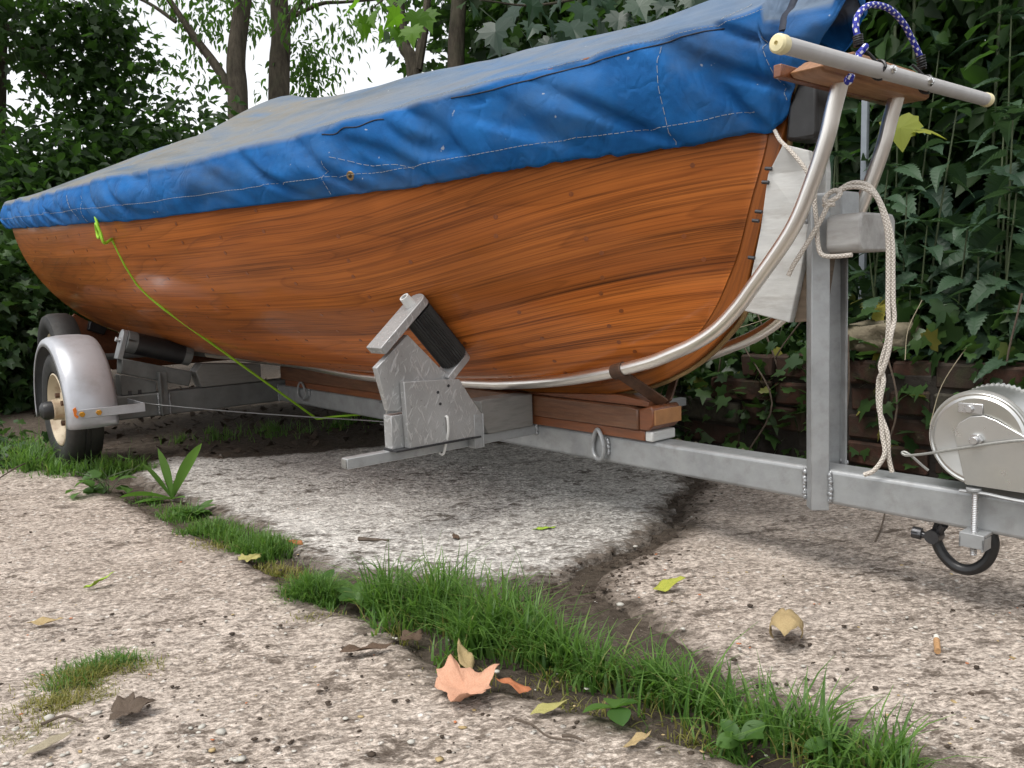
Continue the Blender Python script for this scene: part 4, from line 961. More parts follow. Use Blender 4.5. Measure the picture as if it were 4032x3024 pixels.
part('post_turn', 'rope', rp, bevel=0, smooth=70, fn=lambda m: m.tube(smooth_path([t3(-.248, .055, .655), t3(-.246, .058, .63), t3(-.240, .062, .60), t3(-.236, .064, .565), t3(-.228, .064, .549), t3(-.205, .064, .546), t3(-.18, .062, .547)], 7), .0037, 12))
pl = tthing('painter_line', 'thin grey line running from the stem head down behind the white bow support', 'cord', (-.3, .03, .65))
part('cord', 'rope', pl, bevel=0, fn=lambda m: m.tube(smooth_path([t3(-.335, .034, .765), t3(-.318, .045, .745), t3(-.29, .058, .722), t3(-.262, .062, .690), t3(-.25, .056, .660)], 6), .0032, 8))

# ------------------------------------------------------------------ green tie line
gl = tthing('green_tie_line', 'lime green cord tied to the cover hem and drawn down across the hull', 'cord', (-2.0, .6, .7))
pts = []
for q in [(113.5, 239), (127, 266), (139, 285), (152, 298), (166, 309.5)]:
    h = hull_hit(*q)
    if h: pts.append(t3(h[0], h[1]+.004, h[2]))
end = onl(317, 419, .05)
pts += [t3(*end)]
part('cord', 'green_line', gl, bevel=0, fn=lambda m: m.tube([p for i in range(len(pts)-1) for p in ([pts[i].lerp(pts[i+1], k/6) for k in range(6)])]+[pts[-1]], .0036, 8))
e2 = onl(361, 414.5, -.05)
part('cord', 'green_line', gl, bevel=0, fn=lambda m: m.tube([pts[-1], t3(end[0]+.02, 0, .1), t3(e2[0], -.05, e2[2])], .0036, 8))
h = hull_hit(112, 234) or (-2.1, .69, .73); K = t3(h[0], h[1]+.022, h[2]+.02)
part('knot', 'green_line', gl, bevel=0, fn=lambda m: m.tube(smooth_path([K+Vector((-.03, -.006, .065)), K+Vector((-.012, -.012, .03)), K+Vector((.004, -.012, .0)), K+Vector((.012, -.010, -.022)), K+Vector((-.002, -.012, -.030)), K+Vector((-.012, -.012, -.010)), K+Vector((.004, -.016, .006)), K+Vector((.016, -.010, -.02)), K+Vector((.018, -.004, -.045)), pts[0]], 6), .0038, 8))

M['dry_straw'] = m_dry('grey_straw', (.26, .22, .15), (.40, .35, .25))
# ------------------------------------------------------------------ brick wall
wall = tthing('brick_wall', 'low tumbledown brick wall overgrown with nettles behind the trailer', 'wall', (-.4, -.9, 0))
def rough_box(name, dx, dy, dz, seed, mat, amp=.004, cuts=3, bev=.006):
    bm = bmesh.new(); bmesh.ops.create_cube(bm, size=1); bmesh.ops.scale(bm, vec=(dx, dy, dz), verts=bm.verts)
    bmesh.ops.bevel(bm, geom=bm.edges[:], offset=bev, segments=1, affect='EDGES')
    for v in bm.verts:
        k = Vector((v.co.x*22+seed*7, v.co.y*22, v.co.z*22)); v.co += Vector((mnoise.noise(k), mnoise.noise(k+Vector((9, 0, 0))), mnoise.noise(k+Vector((0, 9, 0)))))*amp
    me = bpy.data.meshes.new(name); bm.to_mesh(me); bm.free(); me.materials.append(mat); return me
def lump(name, rx, ry, rz, seed, mat, sub=3):
    bm = bmesh.new(); bmesh.ops.create_icosphere(bm, subdivisions=sub, radius=1)
    for v in bm.verts:
        n_ = v.co.copy(); f_ = 1+.25*mnoise.noise(n_*1.3+Vector((seed, 0, 0)))+.12*mnoise.noise(n_*4+Vector((seed, 5, 0))); m_ = max(abs(n_.x), abs(n_.y), abs(n_.z)); n_ = n_.lerp(n_/m_, .8)
        v.co = Vector((n_.x*rx, n_.y*ry, n_.z*rz))*f_
    me = bpy.data.meshes.new(name); bm.to_mesh(me); bm.free(); me.polygons.foreach_set('use_smooth', [True]*len(me.polygons)); me.materials.append(mat); return me
bricks = [rough_box('brick', .212, .10, .064, k, M['brick'], .006) for k in range(4)]+[rough_box('brick', .10, .10, .064, 9+k, M['brick'], .006) for k in range(2)]
rr = random.Random(21)
ztop = pchip([(-2.2, .08), (-1.4, .12), (-1.05, .23), (-.9, .30), (-.7, .32), (-.2, .31), (.2, .34), (.8, .33), (1.4, .33)])
for r_ in range(5):
    s = -1.75+(.11 if r_ % 2 else 0); z = .034+r_*.0745
    while s < 1.2:
        half = rr.random() < .28; Lb = .10 if half else .212
        if z+.02 < ztop(s+Lb/2) and rr.random() > .05:
            o = bpy.data.objects.new('brick', bricks[rr.choice((4, 5)) if half else rr.randrange(4)]); col.objects.link(o); o.parent = wall
            b = wall['_b']; o.location = (s+Lb/2-b[0], .862+rr.uniform(-.008, .012)+b[1], z-b[2]); o.rotation_euler = (rr.uniform(-.03, .03), rr.uniform(-.025, .025), rr.uniform(-.04, .04)+(math.pi if rr.random() < .5 else 0))
        s += Lb+.012
part('mortar_core', 'mortar', wall, fn=lambda m: m.sz([(-1.75, -.05), (1.25, -.05), (1.25, .27), (.2, .27), (-.7, .25), (-.95, .22), (-1.1, .13), (-1.4, .05), (-1.75, .02)], -.905, -.822), bevel=.004)
sm = lump('coping_stone', .085, .09, .038, 4, M['stone']); o = bpy.data.objects.new('coping_stone', sm); col.objects.link(o); o.parent = wall
b = wall['_b']; q = onl(880, 330, -.88); o.location = (q[0]-b[0], .89+b[1], .350-b[2]); o.rotation_euler = (.05, -.06, .05)
# ------------------------------------------------------------------ leaf shapes
def leaf_ovate(L=1., W=.55, fold=.18, droop=.25):
    V = [(0, 0, 0), (W*.42, L*.28, fold*.4), (W*.36, L*.62, fold*.3-droop*.2), (0, L, -droop), (-W*.36, L*.62, fold*.3-droop*.2), (-W*.42, L*.28, fold*.4), (0, L*.5, -droop*.2)]
    return np.array(V), np.array([(0, 1, 6), (1, 2, 6), (2, 3, 6), (3, 4, 6), (4, 5, 6), (5, 0, 6)])
def leaf_narrow(L=1., W=.26):
    return leaf_ovate(L, W, .08, .3)
def leaf_quad(L=1., W=.6):
    V = [(0, 0, 0), (W*.5, L*.45, .10), (0, L, -.12), (-W*.5, L*.45, .10)]
    return np.array(V), np.array([(0, 1, 2), (0, 2, 3)])
def leaf_maple(fold=.12, droop=.22, broad=False):
    out = [(0, 0), (.10, -.06), (.30, -.10), (.40, .02), (.52, .06), (.50, .20), (.60, .38), (.50, .42), (.38, .42), (.36, .58), (.24, .60), (.16, .74), (0, .95)] if broad else [(0, 0), (.12, -.10), (.34, -.12), (.30, .02), (.52, .08), (.44, .18), (.62, .42), (.40, .36), (.30, .42), (.34, .62), (.20, .58), (.12, .72), (0, 1.0)]
    P = out+[(-x, y) for x, y in out[-2:0:-1]]
    V = [(x, y, fold*abs(x)-droop*(y*y+.6*x*x)) for x, y in P]; c = len(V); V.append((0, .30, -.01))
    n = len(P); return np.array(V), np.array([(i, (i+1) % n, c) for i in range(n)])
def leaf_nettle(L=1., W=.62, n=9, fold=.16, droop=.35):
    V = []; F = []
    for i in range(n+1):
        t = i/n; w = W*.54*(math.sin(math.pi*min(1, t*.92+.10)**.62))**.9 if 0 < i < n else (.02 if i == n else W*.18)
        y = L*t; z = -droop*t*t
        V += [(0, y, z), (w, y+.01*L, z+fold*w), (-w, y+.01*L, z+fold*w)]
        if i < n: V += [(w*.70+.004, y+.045*L, z+fold*w*.8), (-w*.70-.004, y+.045*L, z+fold*w*.8)]
    k = 5
    for i in range(n):
        a = i*k; b = (i+1)*k
        F += [(a, a+1, a+3), (a, a+3, b), (a+3, b+1, b), (a, a+4, a+2), (a, b, a+4), (a+4, b, b+2)]
    return np.array(V), np.array(F)
def leaf_ivy():
    out = [(0, 0), (.22, -.14), (.48, .02), (.34, .24), (.40, .46), (.16, .48), (0, .95)]
    P = out+[(-x, y) for x, y in out[-2:0:-1]]; V = [(x, y, .06*abs(x)-.18*y*y) for x, y in P]; c = len(V); V.append((0, .3, 0)); n = len(P)
    return np.array(V), np.array([(i, (i+1) % n, c) for i in range(n)])
def rots(d, roll, rng):
    """rotation matrices taking +y to d"""
    d = d/np.linalg.norm(d, axis=1, keepdims=True); up = np.tile([0, 0, 1.], (len(d), 1)); up[np.abs(d[:, 2]) > .97] = [1, 0, 0]
    x = np.cross(d, up); x /= np.linalg.norm(x, axis=1, keepdims=True); z = np.cross(x, d)
    c, s = np.cos(roll)[:, None], np.sin(roll)[:, None]; x2 = c*x+s*z; z2 = -s*x+c*z
    return np.stack([x2, d, z2], 2)
def scatter(name, shape, P, Rm, sc, mat, parent=None, kind=None, jitter=.25, rng=RNG):
    V, F = shape; N = len(P); W = np.einsum('nij,kj->nki', Rm, V)*np.asarray(sc).reshape(N, 1, 1)+np.asarray(P)[:, None, :]
    Fa = (F[None]+(np.arange(N)*len(V))[:, None, None]).reshape(-1, F.shape[1])
    o = npmesh(name, W.reshape(-1, 3), Fa, mat, parent, 'w', attrs={'rnd': np.repeat(rng.random(N), len(V))}, smooth=False)
    if kind: o['kind'] = kind
    return o
def blob_points(blobs, rng, shell=.55):
    """points in ellipsoids, denser towards the skin; blobs: (centre, radii, count)"""
    out = []
    for c, r, n in blobs:
        v = rng.normal(size=(n, 3)); v /= np.linalg.norm(v, axis=1, keepdims=True); q = rng.random(n)**(1/3)*(1-shell)+shell*rng.random(n)**.3
        out.append(np.array(c)+v*q[:, None]*np.array(r))
    return np.concatenate(out)
def clumps(blobs, rng, per=14, spread=.16):
    C = blob_points([(c, r, max(1, n//per)) for c, r, n in blobs], rng)
    P = np.repeat(C, per, 0)+rng.normal(size=(len(C)*per, 3))*spread; return P, np.repeat(C, per, 0)
def foliage(name, blobs, shape, size, mat, parent, seed, per=14, spread=.16, down=.5, kind=None):
    rng = np.random.default_rng(seed); P, C = clumps(blobs, rng, per, spread); N = len(P)
    d = (P-C)+rng.normal(size=(N, 3))*spread*.8; d[:, 2] -= down*spread*1.5
    return scatter(name, shape, P, rots(d, rng.normal(size=N)*.8, rng), size*(.65+.7*rng.random(N)), mat, parent, kind, rng=rng)
def branch(mb, pts, r0, r1, n=8):
    mb.tube(smooth_path(pts, 5), r0, n, True, lambda t: r0+(r1-r0)*t)

def tree(name, label, cat, base, seed, group=None):
    o = empty(name, label, cat, base, 0, group); return o
def wpart(name, mb, mat, root, bevel=0):
    """mesh given in world coordinates, child of a root that is only translated"""
    o = mb.build(name, mat, root, bevel); o.location = -root.location; return o
def wleaf(o, root): o.location = -root.location; return o

# trunks a few metres beyond the boat
def trunk_tree(label, px, pyb, dist, rpx, pts, limbs, leafs, seed, group):
    base = at(px, 300, dist); root = tree('tree', label, 'tree', (base.x, base.y, 0), seed, group)
    mb = MB(); P = [Vector((base.x, base.y, -.1))]+[at(x, y, dist) for x, y in pts]; r = rpx*dist/FPX
    P.append(P[-1]+(P[-1]-P[-2])*2.5); branch(mb, P, r*1.15, r*.75, 12); wpart('trunk', mb, M['bark'], root)
    for lp, lr in limbs:
        mb = MB(); q = [at(x, y, dist) for x, y in lp]; q.append(q[-1]+(q[-1]-q[-2])*2); branch(mb, q, lr*dist/FPX, lr*.45*dist/FPX, 8); wpart('limb', mb, M['bark'], root)
    if leafs:
        blobs = [(tuple(at(x, y, dist+dz)), (rx*dist/FPX, rx*dist/FPX*1.2, ry*dist/FPX), n) for x, y, dz, rx, ry, n in leafs]
        wleaf(foliage('crown', blobs, leaf_ovate(1, .42, .1, .3), .085, M['leaf_mid'], root, seed, 16, .10, 1.0), root)
    return root
G1 = 'trees beyond the boat'
trunk_tree('grey trunked tree with a limb forking left above the stern cover', 238, 300, 8.0, 10, [(237, 330), (238, 112), (236, 60), (243, 0)], [([(234, 96), (216, 66), (195, 38), (176, 10)], 5.5), ([(176, 22), (150, 4), (120, -10)], 2)],
           [(215, 30, .3, 34, 26, 150), (186, 66, .2, 24, 20, 110), (165, 0, 0, 56, 12, 130), (205, -8, 0, 60, 18, 190), (172, 112, .6, 20, 12, 60), (120, -34, 0, 90, 26, 300), (232, 18, .4, 28, 26, 90)], 101, G1)
trunk_tree('straight tree trunk rising right of the forked grey trunk', 279, 300, 8.4, 10.5, [(279, 330), (279, 90), (281, 40), (279, 0)], [([(284, 30), (296, 8), (310, -8)], 4), ([(290, 18), (320, 4), (345, 2)], 2.5)],
           [(302, 56, .3, 20, 20, 150), (322, 66, .5, 24, 18, 190), (262, 14, .5, 28, 20, 130), (300, 80, .4, 30, 9, 130), (268, 86, .3, 14, 9, 40), (335, -12, 0, 50, 14, 260), (348, 40, .6, 18, 22, 130), (285, 8, -.4, 24, 16, 120)], 102, G1)
trunk_tree('leaning pair of thin trunks behind the dirty ridge of the cover', 416, 300, 5.6, 7, [(416, 260), (414, 80), (404, 45), (398, 0)], [([(417, 70), (424, 30), (428, -5)], 5.5)], None, 103, G1)
trunk_tree('pale slim trunk behind the cover near the grey tarpaulin', 455, 300, 5.8, 9, [(455, 260), (456, 60), (459, 0)], [], None, 104, G1)
# overhanging dark tree on the left
def crown_tree(label, base, blobs, shape, size, mat, seed, trunk=None, per=14, spread=.16, group=G1, cat='tree', name='tree'):
    root = tree(name, label, cat, base, seed, group)
    if trunk: 
        mb = MB(); branch(mb, trunk[0], trunk[1], trunk[2], 10); wpart('trunk', mb, M['bark'], root)
        for lp in trunk[3:]:
            mb = MB(); branch(mb, lp, trunk[1]*.35, .012, 6); wpart('limb', mb, M['bark'], root)
    wleaf(foliage('crown', blobs, shape, size, mat, root, seed, per, spread), root); return root
def B(px, py, dist, rx, ry, n, rd=None): k = dist/FPX; return (tuple(at(px, py, dist)), (rx*k, (rd or rx)*k, ry*k), n)
p0 = at(-6, 300, 5.4)
crown_tree('dense dark sycamore crown hanging over the left corner', (p0.x, p0.y, 0), [B(18, 4, 5, 58, 30, 420), B(80, 40, 5.2, 42, 28, 380), B(45, 62, 5, 44, 16, 260), B(112, 80, 5.4, 26, 22, 200), B(95, 22, 5.2, 32, 18, 180), B(125, 58, 5.5, 20, 16, 120), B(-30, 20, 4.8, 50, 40, 260), B(85, 100, 5.2, 34, 10, 200), B(30, -40, 4.8, 120, 40, 600)],
           leaf_ivy(), .064, M['leaf_dark'], 111, ([Vector((p0.x, p0.y, -.1)), at(-5, 250, 5.4), at(-4, 120, 5.3), at(-2, 30, 5.2), at(0, -60, 5.1)], .065, .05, [at(4, 60, 5.2), at(50, 40, 5.2), at(100, 35, 5.3)], [at(2, 20, 5.2), at(40, 70, 5.2), at(80, 100, 5.3)]), 14, .10)
# hedge and shrubs behind the stern
G2 = 'shrubs behind the boat'
p1 = at(60, 250, 5.0)
crown_tree('dark hedge bush behind the stern end of the blue cover', (p1.x, p1.y, 0), [B(20, 178, 4.8, 56, 16, 1100), B(100, 150, 5.2, 56, 16, 900), B(150, 152, 5.6, 56, 20, 900), B(180, 128, 5.8, 28, 12, 200), B(60, 200, 5, 90, 36, 2200), B(15, 235, 4.6, 50, 40, 2000), B(205, 120, 5.8, 18, 10, 120), B(40, 270, 4.8, 60, 30, 1200)],
           leaf_ovate(), .075, M['leaf_dark'], 121, ([Vector((p1.x, p1.y, -.1)), at(60, 240, 5.0), at(70, 170, 5.1)], .035, .015), 12, .14, G2, 'shrub', 'shrub')
p2 = at(-10, 320, 4.2)
crown_tree('ivy covered bank left of the near wheel below the transom', (p2.x, p2.y, 0), [B(-20, 300, 4.0, 60, 50, 2000), B(25, 320, 4.3, 36, 45, 2000), B(10, 365, 4.1, 36, 36, 1300), B(70, 300, 4.9, 60, 30, 1300), B(-60, 340, 3.8, 60, 60, 900)],
           leaf_ivy(), .058, M['leaf_ivy'], 122, ([Vector((p2.x, p2.y, -.1)), at(-5, 340, 4.2), at(5, 280, 4.2)], .02, .008), 10, .11, G2, 'shrub', 'shrub')
# dark wood closing the view on the right
def hedge(label, s0, s1, l0, l1, z0, z1, n, seed, shape, size, mat):
    b_ = tw((s0+s1)/2, (l0+l1)/2, 0); root = tree('shrub', label, 'shrub', (b_.x, b_.y, 0), seed, G2)
    rr_ = random.Random(seed)
    for k in range(5):
        mb = MB(); a = tw(rr_.uniform(s0, s1), rr_.uniform(l0, l1), -.05); c = a+Vector((rr_.uniform(-.2, .2), rr_.uniform(-.2, .2), (z1-z0)*.9)); branch(mb, [a, a.lerp(c, .5)+Vector((rr_.uniform(-.1, .1), 0, 0)), c], .022, .008, 7); wpart('stem', mb, M['bark'], root)
    rng = np.random.default_rng(seed); C = np.stack([rng.uniform(s0, s1, n//12), rng.uniform(l0, l1, n//12), z0+(z1-z0)*rng.random(n//12)**.9], 1)
    Cw = np.array([tuple(tw(*c)) for c in C]); P = np.repeat(Cw, 12, 0)+rng.normal(size=(len(Cw)*12, 3))*.12; N = len(P)
    d = P-np.repeat(Cw, 12, 0)+rng.normal(size=(N, 3))*.08; d[:, 2] -= .1
    wleaf(scatter('crown', shape, P, rots(d, rng.normal(size=N)*.8, rng), size*(.6+.8*rng.random(N)), mat, root, rng=rng), root)
hedge('dark leafy thicket behind the winch post and the handle', -2.4, -.55, -2.7, -1.75, 0, 2.3, 21000, 131, leaf_ovate(), .085, M['leaf_dark'])
hedge('dark thicket at the right edge behind the nettles', -1.5, .0, -2.2, -1.5, 0, 1.7, 13000, 132, leaf_ovate(), .08, M['leaf_dark'])
hedge('tall dark thicket behind the ridge of the cover', -5.2, -2.2, -3.6, -2.5, .5, 3.4, 17000, 133, leaf_ivy(), .095, M['leaf_dark'])
hedge('low dark undergrowth seen under the boat beyond the axle', -5.0, -1.2, -2.4, -1.3, 0, .75, 5200, 134, leaf_ivy(), .085, M['leaf_dark'])
# maple branches: every leaf its own piece
def maple_meshes(mat, n=4, seed=0):
    out = []
    for k in range(n):
        V, F = leaf_maple(.10+.05*k, .12+.08*k); me = bpy.data.meshes.new('leaf'); me.from_pydata([tuple(v) for v in V], [], [tuple(f) for f in F]); me.materials.append(mat); out.append(me)
    return out
def put_leaf(me, root, pos, d, roll, sc, name='leaf'):
    d = Vector(d).normalized(); up = Vector((0, 0, 1)) if abs(d.z) < .97 else Vector((1, 0, 0)); x = d.cross(up).normalized(); z = x.cross(d)
    m_ = Matrix((x, d, z)).transposed().to_4x4(); o = bpy.data.objects.new(name, me); col.objects.link(o); o.parent = root
    o.matrix_local = Matrix.Translation(Vector(pos)-root.location) @ m_ @ Matrix.Rotation(roll, 4, 'Y') @ Matrix.Scale(sc, 4); return o
def maple_branch(label, twig, spots, mats, seed, size=.13, group=None):
    b_ = twig[0]; root = tree('maple_branch', label, 'branch', tuple(b_), seed, group); mb = MB(); branch(mb, twig, .009, .003, 6); wpart('twig', mb, M['bark'], root); rr_ = random.Random(seed)
    for (px, py, ds, k) in spots:
        p = at(px+rr_.uniform(-5, 5), py+rr_.uniform(-4, 4), ds); dv = Vector((rr_.uniform(-.6, .6), rr_.uniform(-.7, .1), -rr_.uniform(.25, 1.0)))
        put_leaf(mats[k % len(mats)], root, p, dv, rr_.uniform(-.7, .7), size*rr_.uniform(.7, 1.2))
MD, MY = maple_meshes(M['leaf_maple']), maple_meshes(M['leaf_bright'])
rr = random.Random(5)
sp = [(px, py, rr.uniform(3.0, 3.6), rr.randrange(4)) for px, py in [(470, 5), (485, 12), (500, -4), (515, 8), (530, -2), (545, 14), (558, 2), (572, 22), (588, 5), (602, -3), (616, 12), (628, 26), (640, 0), (655, 14), (668, 4), (520, 34), (545, 40), (562, 36), (580, 42), (598, 30), (612, 38), (495, 26), (508, 46), (535, 24), (650, -6), (625, -10), (560, -12), (590, -14), (540, -14)]]
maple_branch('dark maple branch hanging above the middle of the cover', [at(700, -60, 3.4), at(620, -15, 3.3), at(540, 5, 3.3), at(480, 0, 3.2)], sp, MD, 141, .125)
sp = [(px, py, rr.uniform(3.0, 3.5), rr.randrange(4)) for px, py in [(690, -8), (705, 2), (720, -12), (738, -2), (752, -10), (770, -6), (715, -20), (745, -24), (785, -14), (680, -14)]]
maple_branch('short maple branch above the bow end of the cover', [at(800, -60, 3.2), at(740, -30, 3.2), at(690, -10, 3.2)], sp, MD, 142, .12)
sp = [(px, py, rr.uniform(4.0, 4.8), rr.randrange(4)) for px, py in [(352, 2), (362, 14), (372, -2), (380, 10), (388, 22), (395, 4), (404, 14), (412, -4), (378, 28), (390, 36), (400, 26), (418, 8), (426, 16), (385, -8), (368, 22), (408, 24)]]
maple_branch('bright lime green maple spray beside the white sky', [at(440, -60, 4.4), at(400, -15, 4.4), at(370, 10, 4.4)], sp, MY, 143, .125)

# ------------------------------------------------------------------ covered boat and post in the background
tb = tthing('covered_boat', 'grey tarpaulin covered boat hull behind the blue cover', 'boat', (-2.9, -1.55, 0))
def tarp(m):
    V = []; F = []; n = 26; k = 13
    for i in range(n):
        s = -3.9+2.6*i/(n-1); zr = 1.42-.10*abs(i/(n-1)-.4)**1.2*2+.02*nz(s*3, 0)
        for j in range(k):
            u = -1+2*j/(k-1); l = -1.62+.52*u; z = zr-.42*abs(u)**1.3-.03*math.sin(abs(u)*math.pi)+.012*nz(s*4, u*3, 2)
            V.append(t3(s, l, z))
        V.append(t3(s, -2.10, .45)); V.append(t3(s, -1.14, .45))
    k2 = k+2
    for i in range(n-1):
        for j in range(k-1): F.append((i*k2+j, i*k2+j+1, (i+1)*k2+j+1, (i+1)*k2+j))
        F.append((i*k2+k-1, i*k2+k+1, (i+1)*k2+k+1, (i+1)*k2+k-1)); F.append((i*k2+k, i*k2, (i+1)*k2, (i+1)*k2+k)); F.append((i*k2+k+1, i*k2+k, (i+1)*k2+k, (i+1)*k2+k+1))
    for i in (0, n-1): F.append(tuple(i*k2+j for j in range(k))+(i*k2+k+1, i*k2+k))
    m.add(V, F)
part('tarpaulin', 'tarp', tb, fn=tarp, bevel=0, smooth=60)
for s in (-3.5, -1.8): part('trestle', 'grey_wood', tb, fn=lambda m: m.box(s-.04, s+.04, -2.0, -1.2, -.02, .449), bevel=.004)
q = onl(865, 100, -1.25)
gp = tthing('fence_post', 'pale grey steel angle post standing in the nettles behind the handle', 'post', (q[0], -1.25, 0))
part('web', 'galv_post', gp, fn=lambda m: m.box(q[0]-.010, q[0]+.008, -1.252, -1.247, -.05, 1.12).box(q[0]+.005, q[0]+.008, -1.265, -1.2525, -.05, 1.12), bevel=.001)
M['leaf_yg2'] = m_leaf('yellow_green_nettle_leaf', (.20, .26, .04), (.36, .38, .07), trans=.4)
# ------------------------------------------------------------------ nettles
NM = []; NY = []
for k in range(4):
    V, F = leaf_nettle(1, .50+.08*k, 9, .10+.10*k, .25+.14*k)
    for lst, mt in ((NM, 'leaf_nettle'), (NY, 'leaf_yellow')):
        me = bpy.data.meshes.new('leaf'); me.from_pydata([tuple(v) for v in V], [], [tuple(f) for f in F]); me.materials.append(M[mt]); lst.append(me)
def nettle(label, s, l, h, seed, size=.075, lean=(0, 0), yellow=0., step=.062):
    rr_ = random.Random(seed); b_ = tw(s, l, 0); root = tree('nettle', label, 'nettle', (b_.x, b_.y, 0), seed, 'nettles growing behind the brick wall')
    top = b_+Vector((lean[0], lean[1], h)); midp = b_.lerp(top, .5)+Vector((rr_.uniform(-.04, .04), rr_.uniform(-.03, .03), 0)); path = smooth_path([b_, midp, top], 10)
    mb = MB(); mb.tube(path, .004, 6, True, lambda t: .0048-.003*t); wpart('stem', mb, M['stem_green'], root)
    n = int(h/step); az = rr_.uniform(0, 3)
    for i in range(1, n+1):
        t = i/n; 
        if t < .14: continue
        p = path[min(len(path)-1, int(t*(len(path)-1)))]; az += math.pi/2+rr_.uniform(-.25, .25)
        sz = size*(1.15-.55*max(0, (t-.6)/.4))*rr_.uniform(.85, 1.15)
        for sd_ in (0, math.pi):
            a = az+sd_; el = rr_.uniform(-.45, .10)+.35*(t > .88); d = Vector((math.cos(a)*math.cos(el), math.sin(a)*math.cos(el), math.sin(el)))
            stalk = sz*.35; st = MB(); 
            lst = NY if rr_.random() < yellow and t < .8 else NM
            put_leaf(lst[rr_.randrange(4)], root, p+d*stalk*.5+Vector((0, 0, .005)), d, rr_.uniform(-.4, .4), sz*1.25)
    # young leaves at the tip
    for k in range(4):
        a = k*math.pi/2+.4; put_leaf(NM[k], root, top, Vector((math.cos(a)*.6, math.sin(a)*.6, .55)), 0, size*.45)
def NS(px, l): return onl(px, 250, l)[0]
nettle('nettle behind the top of the far aluminium tube', NS(850, -1.05), -1.05, 0.86, 201, 0.085, (-0.048, 0.000), 0.0)
nettle('nettle between the two aluminium tubes below the handle', NS(838, -1.0), -1.0, 0.66, 202, 0.08, (-0.036, -0.048), 0.1)
nettle('nettle with a yellow leaf just right of the far aluminium tube', NS(893, -1.02), -1.02, 0.8, 203, 0.085, (-0.024, -0.012), 0.22)
nettle('short nettle over the pale coping stone', NS(905, -0.96), -0.96, 0.47, 204, 0.075, (-0.012, -0.060), 0.25)
nettle('nettle just right of the mooring rope, mid height', NS(922, -1.0), -1.0, 0.64, 205, 0.09, (0.000, -0.024), 0.08)
nettle('tall nettle under the right end of the handle bar', NS(935, -1.15), -1.15, 0.95, 206, 0.09, (0.012, -0.072), 0.04)
nettle('nettle with pale fresh tip halfway between rope and right edge', NS(950, -0.97), -0.97, 0.62, 207, 0.095, (0.024, -0.036), 0.05)
nettle('nettle above the left half of the winch drum', NS(965, -0.95), -0.95, 0.5, 208, 0.08, (0.036, 0.000), 0.12)
nettle('tall nettle right of the handle bar end', NS(972, -1.1), -1.1, 0.92, 209, 0.095, (0.048, -0.048), 0.03)
nettle('nettle leaning over the top of the winch drum', NS(995, -0.96), -0.96, 0.55, 210, 0.085, (-0.048, -0.012), 0.12)
nettle('nettle at the right edge level with the handle end', NS(1008, -1.05), -1.05, 0.88, 211, 0.095, (-0.036, -0.060), 0.04)
nettle('broad nettle at the right edge halfway up', NS(1018, -0.98), -0.98, 0.7, 212, 0.095, (-0.024, -0.024), 0.05)
nettle('low nettle at the right edge above the winch', NS(1030, -0.95), -0.95, 0.5, 213, 0.085, (-0.012, -0.072), 0.1)
nettle('dark nettle far behind the bungee loop', NS(890, -1.32), -1.32, 1.12, 214, 0.095, (0.000, -0.036), 0.0)
nettle('dark nettle far behind the middle of the handle bar', NS(930, -1.36), -1.36, 1.18, 215, 0.095, (0.012, 0.000), 0.0)
nettle('dark nettle far back near the upper right corner', NS(985, -1.34), -1.34, 1.22, 216, 0.095, (0.024, -0.048), 0.0)
nettle('nettle in the upper right corner', NS(1016, -1.42), -1.42, 1.26, 217, 0.1, (0.036, -0.012), 0.0)
nettle('low nettle behind the stem left of the winch post', NS(765, -1.0), -1.0, 0.42, 218, 0.065, (0.048, -0.060), 0.2)
nettle('small yellowing nettle between stem and winch post', NS(738, -0.95), -0.95, 0.36, 219, 0.06, (-0.048, -0.024), 0.45)
nettle('nettle behind the snubber block', NS(870, -0.98), -0.98, 0.6, 220, 0.085, (-0.036, -0.072), 0.1)
nettle('nettle tucked behind the hanging rope', NS(908, -1.1), -1.1, 0.74, 221, 0.09, (-0.024, -0.036), 0.06)
yl = [o_ for o_ in bpy.data.objects if o_.get('label', '').startswith('nettle with a yellow leaf')][0]
YB = []
for k_ in range(2):
    V, F = leaf_maple(.15, .25+.2*k_, True); me = bpy.data.meshes.new('leaf'); me.from_pydata([tuple(v) for v in V], [], [tuple(f) for f in F]); me.materials.append(M['leaf_yg2']); YB.append(me)
for (x_, y_, d_, s_, k_) in ((898, 118, (.05, -.35, -.9), .085, 0), (914, 131, (.9, -.3, .05), .075, 1)): put_leaf(YB[k_], yl, at(x_, y_, 1.95), Vector(d_), .3, s_)
nettle('nettle in front of the pale steel post', NS(862, -1.15), -1.15, .78, 240, .09, (0., -.03), .05)
# yellow leaf by the tube, and long dark leaves of a willowherb behind the handle
def willowherb(label, s, l, h, seed, n=26, L=.16):
    rr_ = random.Random(seed); b_ = tw(s, l, 0); root = tree('willowherb', label, 'weed', (b_.x, b_.y, 0), seed, 'willowherb behind the handle')
    top = b_+Vector((rr_.uniform(-.08, .08), rr_.uniform(-.05, .05), h)); path = smooth_path([b_, b_.lerp(top, .5), top], 12); mb = MB(); mb.tube(path, .005, 6); wpart('stem', mb, M['stem_green'], root)
    for i in range(n):
        t = .15+.85*i/n; p = b_.lerp(top, t); a = i*2.4; d = Vector((math.cos(a), math.sin(a), rr_.uniform(-.35, .35)))
        put_leaf(WM[i % 3], root, p, d, rr_.uniform(-.5, .5), L*rr_.uniform(.75, 1.2))
WM = []
for k in range(3):
    V, F = leaf_ovate(1, .22+.05*k, .10, .2+.15*k); me = bpy.data.meshes.new('leaf'); me.from_pydata([tuple(v) for v in V], [], [tuple(f) for f in F]); me.materials.append(M['leaf_maple']); WM.append(me)
